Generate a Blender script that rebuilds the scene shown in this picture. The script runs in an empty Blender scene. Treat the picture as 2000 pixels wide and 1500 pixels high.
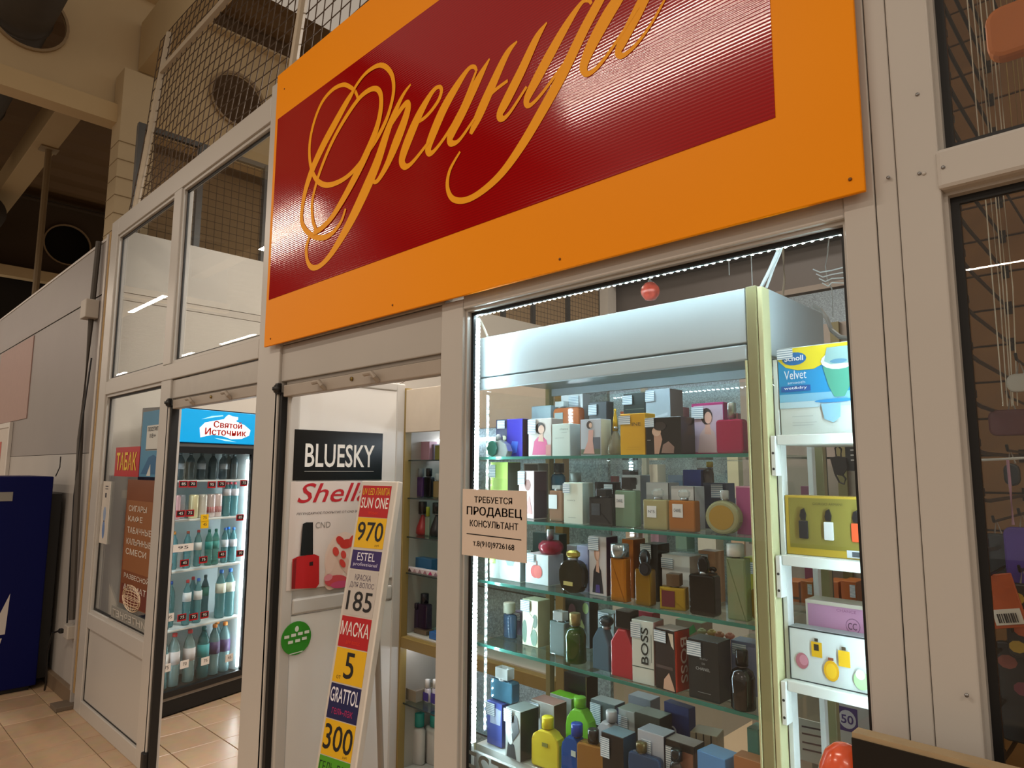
import bpy, bmesh, math, random
from mathutils import Vector, Matrix
random.seed(7)
SC = bpy.context.scene
COL = SC.collection
# ------------------------------------------------------------------ camera
FPX, YAW, PITCH, ROLL = 1326.13, 0.771722, 0.1248, 0.004574
CAM = Vector((0.0, -1.3778, 1.6))
fwd = Vector((-math.sin(YAW)*math.cos(PITCH), math.cos(YAW)*math.cos(PITCH), math.sin(PITCH)))
rgt0 = Vector((math.cos(YAW), math.sin(YAW), 0.0)); up0 = rgt0.cross(fwd)
rgt = math.cos(ROLL)*rgt0 + math.sin(ROLL)*up0
upv = -math.sin(ROLL)*rgt0 + math.cos(ROLL)*up0
cd = bpy.data.cameras.new('camera'); cam = bpy.data.objects.new('camera', cd); COL.objects.link(cam)
cd.sensor_width = 36.0; cd.sensor_fit = 'HORIZONTAL'; cd.lens = 36.0*FPX/2000.0; cd.clip_start = 0.02; cd.clip_end = 200
cam.matrix_world = Matrix(((rgt.x, upv.x, -fwd.x, CAM.x), (rgt.y, upv.y, -fwd.y, CAM.y), (rgt.z, upv.z, -fwd.z, CAM.z), (0, 0, 0, 1)))
SC.camera = cam
# ------------------------------------------------------------------ view and world
SC.view_settings.view_transform = 'Standard'; SC.view_settings.look = 'None'
SC.view_settings.gamma = 1.0; SC.view_settings.use_curve_mapping = False; SC.view_settings.exposure = 0.0
SC.cycles.max_bounces = 10; SC.cycles.transparent_max_bounces = 40; SC.cycles.glossy_bounces = 5
SC.cycles.caustics_reflective = False; SC.cycles.caustics_refractive = False; SC.cycles.sample_clamp_indirect = 4.0
W = bpy.data.worlds.new('hall_ambient'); SC.world = W; W.use_nodes = True
W.node_tree.nodes['Background'].inputs[0].default_value = (1.0, 0.83, 0.66, 1)
W.node_tree.nodes['Background'].inputs[1].default_value = 0.38
# ------------------------------------------------------------------ lamps of the hall (rows of long ceiling luminaires)
def area(name, loc, sx, sy, power, color, rot=(0, 0, 0)):
    l = bpy.data.lights.new(name, 'AREA'); l.shape = 'RECTANGLE'; l.size = sx; l.size_y = sy
    l.energy = power; l.color = color
    o = bpy.data.objects.new(name, l); COL.objects.link(o); o.location = loc; o.rotation_euler = rot
    return o
WARM = (1.0, 0.84, 0.68); COOL = (0.86, 0.96, 1.0)
for row, xs in ((-3.2, (-21.4, -15.25, -9.0, -2.75, 3.4)), (-6.22, (-27.9, -21.75, -17.7, -11.6, -5.4, 0.8)), (-12.0, (-2.1, 4.1))):
    for xx in xs:
        area('hall_luminaire_light', (xx, row, 5.0), 2.1, 0.09, 69, WARM)
# unseen lights added to fill the shop room and brighten the doorway
for xx, yy, pw in ((-3.2, 1.3, 56), (-1.7, 2.3, 80), (-3.2, 4.6, 22), (-2.2, 0.40, 26)):
    area('shop_fill_light', (xx, yy, 4.9 if yy > 2 else (3.9 if yy > 1 else 3.1)), 1.2, 0.3, pw, (1.0, 0.92, 0.84))
area('kiosk_fill_light', (0.8, 1.2, 3.1), 0.6, 0.6, 8, (1.0, 0.78, 0.55))  # unseen area light that brightens the kiosk

# ------------------------------------------------------------------ pixel to point (photograph taken as 2000 x 1500)
def ray(px, py):
    return rgt*((px-1000)/FPX) - upv*((py-750)/FPX) + fwd
def atY(px, py, y):
    d = ray(px, py); return CAM + d*((y-CAM.y)/d.y)
def atZ(px, py, z):
    d = ray(px, py); return CAM + d*((z-CAM.z)/d.z)
def atX(px, py, x):
    d = ray(px, py); return CAM + d*((x-CAM.x)/d.x)
# ------------------------------------------------------------------ materials
def lin(c):
    return tuple((v/12.92 if v <= 0.04045 else ((v+0.055)/1.055)**2.4) for v in c)
def hexc(h):
    h = h.lstrip('#'); return lin(tuple(int(h[i:i+2], 16)/255 for i in (0, 2, 4)))
MC = {}
def M(color, rough=0.45, metal=0.0, emit=0.0, spec=0.5, var=0.06, scale=18.0, coat=0.0, bump=0.0, name=None):
    """procedural surface: flat colour with a faint noise of tone and roughness"""
    key = (color, rough, metal, emit, spec, var, scale, coat, bump)
    if key in MC: return MC[key]
    m = bpy.data.materials.new(name or 'surface_'+str(color).strip('#')); m.use_nodes = True
    nt = m.node_tree; p = nt.nodes['Principled BSDF']
    c = hexc(color) if isinstance(color, str) else color
    if var > 0:
        tc = nt.nodes.new('ShaderNodeTexCoord'); n = nt.nodes.new('ShaderNodeTexNoise'); n.inputs['Scale'].default_value = scale
        n.inputs['Detail'].default_value = 3
        nt.links.new(tc.outputs['Object'], n.inputs['Vector'])
        r = nt.nodes.new('ShaderNodeMix'); r.data_type = 'RGBA'
        r.inputs[6].default_value = (*[v*(1-var) for v in c], 1); r.inputs[7].default_value = (*[min(1, v*(1+var)) for v in c], 1)
        nt.links.new(n.outputs['Fac'], r.inputs[0]); nt.links.new(r.outputs[2], p.inputs['Base Color'])
        if bump > 0:
            b = nt.nodes.new('ShaderNodeBump'); b.inputs['Strength'].default_value = bump; b.inputs['Distance'].default_value = 0.004
            nt.links.new(n.outputs['Fac'], b.inputs['Height']); nt.links.new(b.outputs[0], p.inputs['Normal'])
    else:
        p.inputs['Base Color'].default_value = (*c, 1)
    p.inputs['Roughness'].default_value = rough; p.inputs['Metallic'].default_value = metal
    p.inputs['Specular IOR Level'].default_value = spec; p.inputs['Coat Weight'].default_value = coat
    if emit > 0:
        p.inputs['Emission Color'].default_value = (*c, 1); p.inputs['Emission Strength'].default_value = emit
    MC[key] = m; return m
def glass(tint=(0.97, 0.985, 0.98), ior=1.45, rough=0.0, gloss=1.0, name='clear_glass'):
    """thin pane: tinted see-through with a Fresnel mirror on top"""
    key = ('glass', tint, ior, rough, gloss)
    if key in MC: return MC[key]
    m = bpy.data.materials.new(name); m.use_nodes = True; nt = m.node_tree; nt.nodes.clear()
    out = nt.nodes.new('ShaderNodeOutputMaterial'); mix = nt.nodes.new('ShaderNodeMixShader')
    t = nt.nodes.new('ShaderNodeBsdfTransparent'); t.inputs[0].default_value = (*tint, 1)
    g = nt.nodes.new('ShaderNodeBsdfGlossy'); g.inputs['Roughness'].default_value = rough; g.inputs['Color'].default_value = (gloss, gloss, gloss, 1)
    lw = nt.nodes.new('ShaderNodeLayerWeight'); lw.inputs[0].default_value = 0.5      # facing: the same from both sides of the pane
    pw = nt.nodes.new('ShaderNodeMath'); pw.operation = 'POWER'; pw.inputs[1].default_value = 5.0
    f0 = ((ior-1)/(ior+1))**2
    f = nt.nodes.new('ShaderNodeMath'); f.operation = 'MULTIPLY_ADD'; f.inputs[1].default_value = 1-f0; f.inputs[2].default_value = f0
    nt.links.new(lw.outputs['Facing'], pw.inputs[0]); nt.links.new(pw.outputs[0], f.inputs[0])
    nt.links.new(f.outputs[0], mix.inputs[0]); nt.links.new(t.outputs[0], mix.inputs[1]); nt.links.new(g.outputs[0], mix.inputs[2])
    nt.links.new(mix.outputs[0], out.inputs[0]); MC[key] = m; return m
def liquid(color, clear=0.5, rough=0.06):
    """coloured perfume glass: part see-through, part coloured gloss"""
    key = ('liq', color, clear, rough)
    if key in MC: return MC[key]
    c = hexc(color)
    m = bpy.data.materials.new('perfume_glass_'+color.strip('#')); m.use_nodes = True; nt = m.node_tree
    p = nt.nodes['Principled BSDF']; p.inputs['Base Color'].default_value = (*c, 1); p.inputs['Roughness'].default_value = rough
    p.inputs['Coat Weight'].default_value = 0.4
    t = nt.nodes.new('ShaderNodeBsdfTransparent'); k = 0.35
    t.inputs[0].default_value = (*[min(1, v*(1-k)+k) for v in c], 1)
    mix = nt.nodes.new('ShaderNodeMixShader')
    lw = nt.nodes.new('ShaderNodeLayerWeight'); lw.inputs[0].default_value = 0.5      # walls seen edge-on read as clear glass
    pw = nt.nodes.new('ShaderNodeMath'); pw.operation = 'POWER'; pw.inputs[1].default_value = 2.0
    ma = nt.nodes.new('ShaderNodeMath'); ma.operation = 'MULTIPLY_ADD'; ma.inputs[1].default_value = (1-clear)*0.7; ma.inputs[2].default_value = clear
    nt.links.new(lw.outputs['Facing'], pw.inputs[0]); nt.links.new(pw.outputs[0], ma.inputs[0]); nt.links.new(ma.outputs[0], mix.inputs[0])
    nt.links.new(p.outputs[0], mix.inputs[1]); nt.links.new(t.outputs[0], mix.inputs[2])
    nt.links.new(mix.outputs[0], nt.nodes['Material Output'].inputs[0]); MC[key] = m; return m
def striped(c1, c2, scale, axis='Z', rough=0.6, width=0.5, bump=0.0, name='printed_lines', metal=0.0, spec=0.5):
    key = ('str', c1, c2, scale, axis, rough, width, bump)
    if key in MC: return MC[key]
    m = bpy.data.materials.new(name); m.use_nodes = True; nt = m.node_tree; p = nt.nodes['Principled BSDF']
    tc = nt.nodes.new('ShaderNodeTexCoord'); w = nt.nodes.new('ShaderNodeTexWave'); w.bands_direction = axis
    w.inputs['Scale'].default_value = scale; w.inputs['Distortion'].default_value = 0.0
    nt.links.new(tc.outputs['Object'], w.inputs['Vector'])
    r = nt.nodes.new('ShaderNodeValToRGB'); r.color_ramp.interpolation = 'LINEAR'
    r.color_ramp.elements[0].position = max(0, width-0.08); r.color_ramp.elements[0].color = (*hexc(c1), 1)
    r.color_ramp.elements[1].position = min(1, width+0.08); r.color_ramp.elements[1].color = (*hexc(c2), 1)
    nt.links.new(w.outputs['Fac'], r.inputs[0]); nt.links.new(r.outputs[0], p.inputs['Base Color'])
    p.inputs['Roughness'].default_value = rough; p.inputs['Metallic'].default_value = metal; p.inputs['Specular IOR Level'].default_value = spec
    if bump > 0:
        b = nt.nodes.new('ShaderNodeBump'); b.inputs['Strength'].default_value = bump; b.inputs['Distance'].default_value = 0.002
        nt.links.new(w.outputs['Fac'], b.inputs['Height']); nt.links.new(b.outputs[0], p.inputs['Normal'])
    MC[key] = m; return m
def sparkle(name='glitter_film', c='#9fb4bd'):
    key = ('spk', c)
    if key in MC: return MC[key]
    m = bpy.data.materials.new(name); m.use_nodes = True; nt = m.node_tree; p = nt.nodes['Principled BSDF']
    tc = nt.nodes.new('ShaderNodeTexCoord'); n = nt.nodes.new('ShaderNodeTexVoronoi'); n.inputs['Scale'].default_value = 140
    nt.links.new(tc.outputs['Object'], n.inputs['Vector'])
    r = nt.nodes.new('ShaderNodeValToRGB'); r.color_ramp.elements[0].color = (*[v*0.6 for v in hexc(c)], 1); r.color_ramp.elements[1].color = (*[min(1, v*1.5) for v in hexc(c)], 1)
    nt.links.new(n.outputs['Color'], r.inputs[0]); nt.links.new(r.outputs[0], p.inputs['Base Color'])
    p.inputs['Roughness'].default_value = 0.35; p.inputs['Metallic'].default_value = 0.3
    MC[key] = m; return m
PVC = M('#bfbbb5', 0.32, var=0.03, scale=3.0, name='white_pvc')
PVCP = M('#bab6b0', 0.38, var=0.04, scale=1.5, name='white_sandwich_panel')
BLACK = M('#0b0b0c', 0.5, name='black_rubber')
DARK = M('#1c1c1e', 0.45, name='dark_plastic')
STEEL = M('#8f8f90', 0.35, metal=0.8, name='galvanised_steel')
PANE = glass()
# ------------------------------------------------------------------ mesh helpers
def obj(name, me, parent=None, mats=None, loc=None, rot=None):
    o = bpy.data.objects.new(name, me); COL.objects.link(o)
    if mats:
        for m in (mats if isinstance(mats, (list, tuple)) else [mats]): me.materials.append(m)
    if parent is not None: o.parent = parent
    if loc is not None: o.location = loc
    if rot is not None: o.rotation_euler = rot
    return o
def tag(o, label, cat=None, group=None, kind=None):
    if label: o['label'] = label
    if cat: o['category'] = cat
    if group: o['group'] = group
    if kind: o['kind'] = kind
    return o
def empty(name, loc=(0, 0, 0), rz=0.0):
    o = bpy.data.objects.new(name, None); COL.objects.link(o); o.location = loc; o.rotation_euler = (0, 0, rz); o.empty_display_size = 0.05
    return o
def from_bm(bm, name, smooth=False):
    me = bpy.data.meshes.new(name); bmesh.ops.recalc_face_normals(bm, faces=bm.faces); bm.to_mesh(me); bm.free()
    if smooth:
        for p in me.polygons: p.use_smooth = True
    return me
def bm_box(bm, x0, x1, y0, y1, z0, z1):
    vs = [bm.verts.new((x, y, z)) for x in (x0, x1) for y in (y0, y1) for z in (z0, z1)]
    for f in ((0, 1, 3, 2), (4, 6, 7, 5), (0, 4, 5, 1), (2, 3, 7, 6), (0, 2, 6, 4), (1, 5, 7, 3)): bm.faces.new([vs[i] for i in f])
    return vs
def box(name, x0, x1, y0, y1, z0, z1, mat, parent=None, bevel=0.0):
    bm = bmesh.new(); bm_box(bm, x0, x1, y0, y1, z0, z1)
    if bevel > 0:
        bevel = min(bevel, 0.45*min(x1-x0, y1-y0, z1-z0))
        bmesh.ops.bevel(bm, geom=list(bm.edges), offset=bevel, segments=2, affect='EDGES', profile=0.5)
    return obj(name, from_bm(bm, name), parent, mat)
def lathe(name, prof, mat, parent=None, seg=20, loc=(0, 0, 0), rot=(0, 0, 0), sy=1.0, smooth=True):
    bm = bmesh.new(); rings = []
    for r, z in prof:
        if r <= 1e-6: rings.append([bm.verts.new((0, 0, z))])
        else: rings.append([bm.verts.new((r*math.cos(2*math.pi*i/seg), sy*r*math.sin(2*math.pi*i/seg), z)) for i in range(seg)])
    for a, b in zip(rings, rings[1:]):
        for i in range(seg):
            j = (i+1) % seg
            if len(a) == 1 and len(b) == 1: continue
            if len(a) == 1: bm.faces.new((a[0], b[i], b[j]))
            elif len(b) == 1: bm.faces.new((a[i], a[j], b[0]))
            else: bm.faces.new((a[i], a[j], b[j], b[i]))
    if len(rings[0]) > 1: bm.faces.new(rings[0])
    if len(rings[-1]) > 1: bm.faces.new(rings[-1])
    me = from_bm(bm, name, smooth)
    return obj(name, me, parent, mat, loc, rot)
def prism(name, pts, y0, y1, mat, parent=None, bevel=0.0, smooth=False, loc=(0, 0, 0), rot=(0, 0, 0)):
    """outline in x,z pulled from y0 to y1"""
    bm = bmesh.new()
    a = [bm.verts.new((x, y0, z)) for x, z in pts]; b = [bm.verts.new((x, y1, z)) for x, z in pts]
    fa = bm.faces.new(a); fb = bm.faces.new(b[::-1]); n = len(pts)
    for i in range(n): bm.faces.new((a[i], b[i], b[(i+1) % n], a[(i+1) % n]))
    if bevel > 0:
        es = [e for e in bm.edges if (e.verts[0].co.y == e.verts[1].co.y)]
        bmesh.ops.bevel(bm, geom=es, offset=bevel, segments=2, affect='EDGES', profile=0.5)
    return obj(name, from_bm(bm, name, smooth), parent, mat, loc, rot)
def tube_mesh(name, paths, r, seg=6):
    """round tubes along polylines, joined into one mesh"""
    V, F = [], []
    for pts in paths:
        pts = [Vector(p) for p in pts]; base = len(V); n = len(pts)
        for i, p in enumerate(pts):
            t = (pts[min(i+1, n-1)]-pts[max(i-1, 0)]).normalized()
            u = t.cross(Vector((0, 0, 1)))
            if u.length < 1e-3: u = t.cross(Vector((1, 0, 0)))
            u.normalize(); v = t.cross(u)
            for k in range(seg):
                a = 2*math.pi*k/seg; q = p+u*(r*math.cos(a))+v*(r*math.sin(a)); V.append(q[:])
        for i in range(n-1):
            for k in range(seg):
                k2 = (k+1) % seg; F.append((base+i*seg+k, base+i*seg+k2, base+(i+1)*seg+k2, base+(i+1)*seg+k))
        F.append(tuple(base+k for k in range(seg))); F.append(tuple(base+(n-1)*seg+k for k in range(seg))[::-1])
    me = bpy.data.meshes.new(name); me.from_pydata(V, [], F); me.update(); return me
def tube(name, paths, r, mat, parent=None, seg=6):
    if not isinstance(paths[0][0], (list, tuple, Vector)): paths = [paths]
    return obj(name, tube_mesh(name, paths, r, seg), parent, mat)
def ellipse(cx, cz, rx, rz, n=20, a0=0.0):
    return [(cx+rx*math.cos(a0+2*math.pi*i/n), cz+rz*math.sin(a0+2*math.pi*i/n)) for i in range(n)]
def rrect(x0, x1, z0, z1, r, n=4):
    r = min(r, 0.49*(x1-x0), 0.49*(z1-z0)); pts = []
    for cx, cz, a in ((x1-r, z1-r, 0), (x0+r, z1-r, 90), (x0+r, z0+r, 180), (x1-r, z0+r, 270)):
        for i in range(n+1):
            t = math.radians(a+90*i/n); pts.append((cx+r*math.cos(t), cz+r*math.sin(t)))
    return pts
def frame(name, x0, x1, z0, z1, w, y0, y1, mat, parent):
    bm = bmesh.new()
    o = [(x0, z0), (x1, z0), (x1, z1), (x0, z1)]; i = [(x0+w, z0+w), (x1-w, z0+w), (x1-w, z1-w), (x0+w, z1-w)]
    def vv(l, y): return [bm.verts.new((x, y, z)) for x, z in l]
    A, B, C_, D_ = vv(o, y0), vv(i, y0), vv(o, y1), vv(i, y1)
    for k in range(4):
        j = (k+1) % 4
        bm.faces.new((A[k], A[j], B[j], B[k])); bm.faces.new((C_[k], D_[k], D_[j], C_[j]))
        bm.faces.new((A[k], C_[k], C_[j], A[j])); bm.faces.new((B[k], B[j], D_[j], D_[k]))
    return obj(name, from_bm(bm, name), parent, mat)
def text(name, s, x0, x1, z0, z1, y, mat, parent, bold=0.0, shear=0.0, face='F', spacing=1.0, rot90=0, fit=True):
    """flat lettering stretched into the rectangle x0..x1, z0..z1 on the plane y (face F), or on a right-hand side face x=y (face R: x0..x1 run along +y)"""
    c = bpy.data.curves.new(name, 'FONT'); c.body = s; c.offset = bold; c.shear = shear; c.space_character = spacing; c.resolution_u = 3
    t = bpy.data.objects.new(name, c); me = bpy.data.meshes.new_from_object(t); bpy.data.objects.remove(t); bpy.data.curves.remove(c)
    me.name = name
    if not len(me.vertices): return None
    xs = [v.co.x for v in me.vertices]; zs = [v.co.y for v in me.vertices]
    a, b, p, q = min(xs), max(xs), min(zs), max(zs)
    for v in me.vertices:
        u = (v.co.x-a)/max(1e-6, b-a); w = (v.co.y-p)/max(1e-6, q-p)
        if rot90 == 1: u, w = 1-w, u          # reads upwards
        if rot90 == -1: u, w = w, 1-u         # reads downwards
        X = x0+(x1-x0)*u; Z = z0+(z1-z0)*w
        v.co = (X, y, Z) if face == 'F' else (y, X, Z)
    me.materials.clear()
    return obj(name, me, parent, mat)
def flat(name, shapes, parent, y=0.0, step=0.0003, face='F'):
    """printed artwork: coloured flat shapes, each a hair above the last; shapes = [(colour, [(x,z)..])]"""
    V, F, mi, mats = [], [], [], []
    for k, (c, pts) in enumerate(shapes):
        m = M(c, 0.45, var=0.0) if isinstance(c, str) else c
        if m not in mats: mats.append(m)
        b = len(V)
        for x, z in pts:
            V.append((x, y-step*(k+1), z) if face == 'F' else (y+step*(k+1), x, z))
        F.append(tuple(range(b, b+len(pts)))); mi.append(mats.index(m))
    me = bpy.data.meshes.new(name); me.from_pydata(V, [], F); me.update()
    for p, i in zip(me.polygons, mi): p.material_index = i
    return obj(name, me, parent, mats)
def copy_tree(o, parent=None):
    c = o.copy(); COL.objects.link(c); c.parent = parent
    for ch in list(o.children): copy_tree(ch, c)
    return c
def struct(o):
    o['kind'] = 'structure'; return o
# ================================================================== THE SETTING
# ---- floor: base slab with single ceramic tiles where they can be told apart
def tile_material():
    m = bpy.data.materials.new('beige_floor_tile'); m.use_nodes = True; nt = m.node_tree; p = nt.nodes['Principled BSDF']
    oi = nt.nodes.new('ShaderNodeObjectInfo'); tc = nt.nodes.new('ShaderNodeTexCoord'); n = nt.nodes.new('ShaderNodeTexNoise'); n.inputs['Scale'].default_value = 14
    n.inputs['Detail'].default_value = 5
    nt.links.new(tc.outputs['Object'], n.inputs['Vector'])
    a = nt.nodes.new('ShaderNodeMix'); a.data_type = 'RGBA'; a.inputs[6].default_value = (*hexc('#c4a484'), 1); a.inputs[7].default_value = (*hexc('#d4b594'), 1)
    nt.links.new(oi.outputs['Random'], a.inputs[0])
    b = nt.nodes.new('ShaderNodeMix'); b.data_type = 'RGBA'; b.blend_type = 'MULTIPLY'; b.inputs[0].default_value = 0.35
    nt.links.new(a.outputs[2], b.inputs[6]); nt.links.new(n.outputs['Color'], b.inputs[7]); nt.links.new(b.outputs[2], p.inputs['Base Color'])
    p.inputs['Roughness'].default_value = 0.28
    return m
floor = struct(box('floor', -14, 4, -14, 6.2, -0.06, -0.006, M('#7a6a58', 0.6, scale=4, name='grout'), None))
TP = 0.292
bm = bmesh.new(); bm_box(bm, -TP/2+0.0025, TP/2-0.0025, -TP/2+0.0025, TP/2-0.0025, -0.008, 0.0)
bmesh.ops.bevel(bm, geom=[e for e in bm.edges if all(v.co.z > -0.001 for v in e.verts)], offset=0.0015, segments=1, affect='EDGES')
tile_me = from_bm(bm, 'tile'); tile_me.materials.append(tile_material())
for i in range(-11, 6):
    for j in range(-4, 9):
        if len(floor.children) >= 220: break
        o = obj('tile', tile_me, floor, None, (-3.91+TP*(i+0.5), -0.387+TP*(j+0.5), 0.0))
far = box('far_tiles', -14, -7.15, -2.0, 6.2, -0.0055, -0.0002, M('#c4a484', 0.3, name='far_floor_tile'), floor)
far = box('far_tiles', -2.1, 4, -3.0, 6.2, -0.0055, -0.0002, M('#c4a484', 0.3, name='far_floor_tile'), floor)
# ---- walls
wl = struct(box('wall_left', -13, -5.52, 0.03, 0.14, 0, 1.70, M('#b3aea8', 0.5, scale=2.5, var=0.08, name='white_painted_wall'), None))
box('upper_panel', -13, -5.52, 0.03, 0.14, 1.704, 2.872, M('#918a86', 0.45, scale=2.5, name='grey_panel'), wl)
box('top_panel', -13, -5.52, 0.03, 0.14, 2.884, 3.29, M('#918a86', 0.45, scale=2.5, name='grey_panel'), wl)
box('panel_joint', -13, -5.52, 0.04, 0.13, 2.86, 2.89, BLACK, wl)
box('cap_rail', -13, -5.52, 0.025, 0.145, 3.29, 3.31, M('#c4beb8', 0.4), wl)
bb = struct(box('baseboard_left', -13, -5.50, -0.002, 0.14, 0.0, 0.10, M('#7a6753', 0.5, name='brown_skirting_tile'), None, 0.004))
box('step_block', -5.56, -5.405, -0.10, 0.02, 0.0, 0.028, M('#6d6052', 0.6), bb, 0.004)
struct(box('trim_21', -5.52, -5.475, 0.0, 0.10, 0.0, 3.30, M('#b7b1ab', 0.4), None))
struct(box('trim_22', -5.445, -5.405, 0.0, 0.08, 0.1, 3.30, M('#a88a5c', 0.8, scale=30, var=0.25, bump=0.6, name='old_sealing_foam'), None))
ws = struct(box('wall_side', -5.37, -5.30, 0.075, 6.0, 0, 2.785, M('#d4ccc0', 0.42, scale=1.5, name='cream_partition'), None))
box('joint_strip', -5.37, -5.302, 0.075, 6.0, 2.79, 2.842, M('#cdc3b6', 0.42, scale=1.5), ws)
box('upper_panel', -5.37, -5.30, 0.075, 6.0, 2.846, 3.30, M('#d4ccc0', 0.42, scale=1.5, name='cream_partition'), ws)
wb = struct(box('wall_back', -5.37, 1.6, 6.0, 6.1, 0, 3.5, M('#857c77', 0.5, scale=1.5), None))
box('upper_panel', -5.37, 1.6, 6.0, 6.1, 3.56, 4.02, M('#6d6561', 0.5, scale=1.5), wb)
box('cornice', -5.37, 1.6, 5.9, 6.1, 3.5, 3.56, M('#9a8c80', 0.5), wb)
box('top_beam', -5.37, 1.6, 5.8, 6.1, 4.02, 4.12, M('#35322f', 0.5), wb)
box('corrugated_top', -5.37, 1.6, 5.9, 6.1, 4.12, 5.6, striped('#5d5855', '#45413f', 1.2, 'Z', 0.5, bump=0.5, name='grey_cladding'), wb)
wk = struct(box('wall_right', -0.452, -0.432, 0.42, 6.0, 0, 3.6, M('#8d857c', 0.6), None))

# ---- facade frame of white PVC profiles
def bar(name, x0, x1, z0, z1, y0=0.0, y1=0.07, mat=None, parent=None, bevel=0.004):
    return box(name, x0, x1, y0, y1, z0, z1, mat or PVC, parent, bevel)
struct(bar('trim_1', -5.40, -5.25, 0, 3.36))
struct(bar('trim_2', -5.25, -2.95, 3.235, 3.36))
struct(bar('trim_3', -4.17, -4.055, 2.186, 3.234))
struct(bar('trim_4', -5.25, -2.95, 2.095, 2.185))
struct(bar('trim_5', -2.95, -2.745, 0, 3.41))
struct(bar('trim_6', -4.17, -4.02, 0, 2.094))
struct(bar('trim_7', -4.02, -2.95, 1.985, 2.090, 0.012, 0.06, M('#b2ada6', 0.25, name='glossy_panel')))
struct(bar('trim_8', -2.745, -1.66, 1.97, 2.128, 0.012, 0.06, M('#b2ada6', 0.3, scale=2)))
struct(bar('trim_9', -1.66, -1.555, 0, 2.128))
struct(bar('trim_10', -1.555, -0.428, 2.094, 2.14))
struct(bar('trim_11', -0.428, -0.372, 0, 3.7, -0.004, 0.07, None, None, 0.002))
struct(bar('trim_12', -0.3705, -0.333, 0, 3.7, -0.002, 0.07, None, None, 0.002))
t13 = struct(bar('trim_13', -0.3315, -0.262, 0, 3.7, -0.006, 0.07, None, None, 0.003))
struct(bar('trim_14', -0.267, 1.4, 2.10, 2.176, -0.012, 0.07, None, None, 0.008))
struct(bar('trim_15', -1.555, -0.428, 0.0, 0.70, 0.0, 0.07, PVCP))
struct(bar('trim_16', -2.745, -1.66, 2.13, 3.40, 0.012, 0.05, PVCP))
struct(bar('trim_17', -1.66, -0.43, 2.142, 3.40, 0.0, 0.05, PVCP))
struct(bar('trim_18', -0.262, 1.4, 3.3, 3.6, 0.0, 0.07))
for px, py in ((1790, 182), (1733, 345), (1803, 337), (1794, 337), (1842, 327), (1888, 1358)):
    q = atY(px, py, -0.012); o = lathe('screw', [(0.0035, 0), (0.003, 0.002), (0, 0.0022)], STEEL if px != 1803 else PVC, t13, 10, (q.x, -0.006 if px < 1840 else -0.012, q.z), (math.pi/2, 0, 0))
def window(name, x0, x1, z0, z1, bead=0.018, gasket=0.012, yg=0.035):
    w = struct(empty(name, (x0, 0, z0))); L, H = x1-x0, z1-z0
    frame('glazing_bead', 0, L, 0, H, bead, 0.012, yg-0.004, PVC, w)
    frame('gasket', bead*0.55, L-bead*0.55, bead*0.55, H-bead*0.55, gasket+bead*0.45, yg-0.006, yg+0.004, BLACK, w)
    box('pane', bead*0.6, L-bead*0.6, yg-0.003, yg+0.003, bead*0.6, H-bead*0.6, PANE, w)
    return w
window('window_1', -5.25, -4.17, 2.185, 3.235)
window('window_2', -4.055, -2.95, 2.185, 3.235)
w3 = window('window_3', -5.25, -4.17, 0.645, 2.095)
struct(bar('trim_19', -5.25, -4.17, 0.55, 0.645))
struct(bar('trim_20', -5.25, -4.17, 0.0, 0.09))
lp = struct(box('trim_23', -5.25, -4.17, 0.018, 0.05, 0.09, 0.55, PVCP, None, 0.002))
frame('panel_gasket', -5.25, -4.17, 0.09, 0.55, 0.006, 0.014, 0.02, BLACK, lp)
window('window_4', -1.555, -0.428, 0.70, 2.094, 0.008, 0.010)
w5 = window('window_5', -0.262, 1.2, 0.2, 2.10, 0.006, 0.014)
w6 = window('window_6', -0.262, 1.2, 2.176, 3.3, 0.006, 0.014)
# ---- roller shutters: guides, folded bottom bars with pull hooks
def shutter(x0, x1, zb, label, hooks):
    e = empty('roller_shutter', ((x0+x1)/2, 0.02, zb)); tag(e, label, 'shutter'); L = (x1-x0)/2
    SH = M('#a59a8e', 0.4, name='shutter_grey')
    box('bottom_bar', -L+0.03, L-0.004, -0.012, 0.028, 0.0, 0.05, SH, e, 0.004)
    box('curtain_slat', -L+0.03, L-0.004, 0.002, 0.02, 0.052, 0.075, M('#8b8278', 0.4), e, 0.002)
    for hx in hooks:
        h = tube('pull_hook', [(hx-L-0.045, -0.035, 0.035), (hx-L, -0.035, 0.035), (hx-L+0.012, -0.03, 0.02), (hx-L+0.012, -0.013, 0.006)], 0.009, SH, e, 8)
    lathe('lock', [(0.008, 0), (0.008, 0.006), (0, 0.007)], M('#8f7a45', 0.3, metal=0.8), e, 12, (0.02, -0.012, 0.03), (math.pi/2, 0, 0))
    g = box('guide_rail', -L-0.004, -L+0.02, -0.012, 0.03, -zb+0.002, 0.02, BLACK, e, 0.002)
    box('guide_lip', -L-0.026, -L-0.010, -0.02, -0.008, -zb+0.002, 0.02, M('#b3aaa0', 0.4), e, 0.002)
    lathe('end_bearing', [(0.018, 0), (0.018, 0.02), (0.008, 0.022), (0.008, 0.03)], DARK, e, 12, (-L+0.0, -0.015, 0.035), (math.pi/2, 0, 0))
    box('end_bracket', -L-0.012, -L+0.012, -0.03, -0.01, 0.012, 0.06, DARK, e, 0.003)
    box('bottom_latch', -L-0.03, -L+0.012, -0.035, -0.008, -zb+0.005, -zb+0.11, BLACK, e, 0.006)
    return e
shutter(-4.02, -2.95, 1.925, 'raised roller shutter bar above the doorway with the drinks fridge', (0.33, 0.78))
shutter(-2.742, -1.66, 1.902, 'raised roller shutter bar above the doorway with the leaning price board', (0.36, 0.72))
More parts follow.
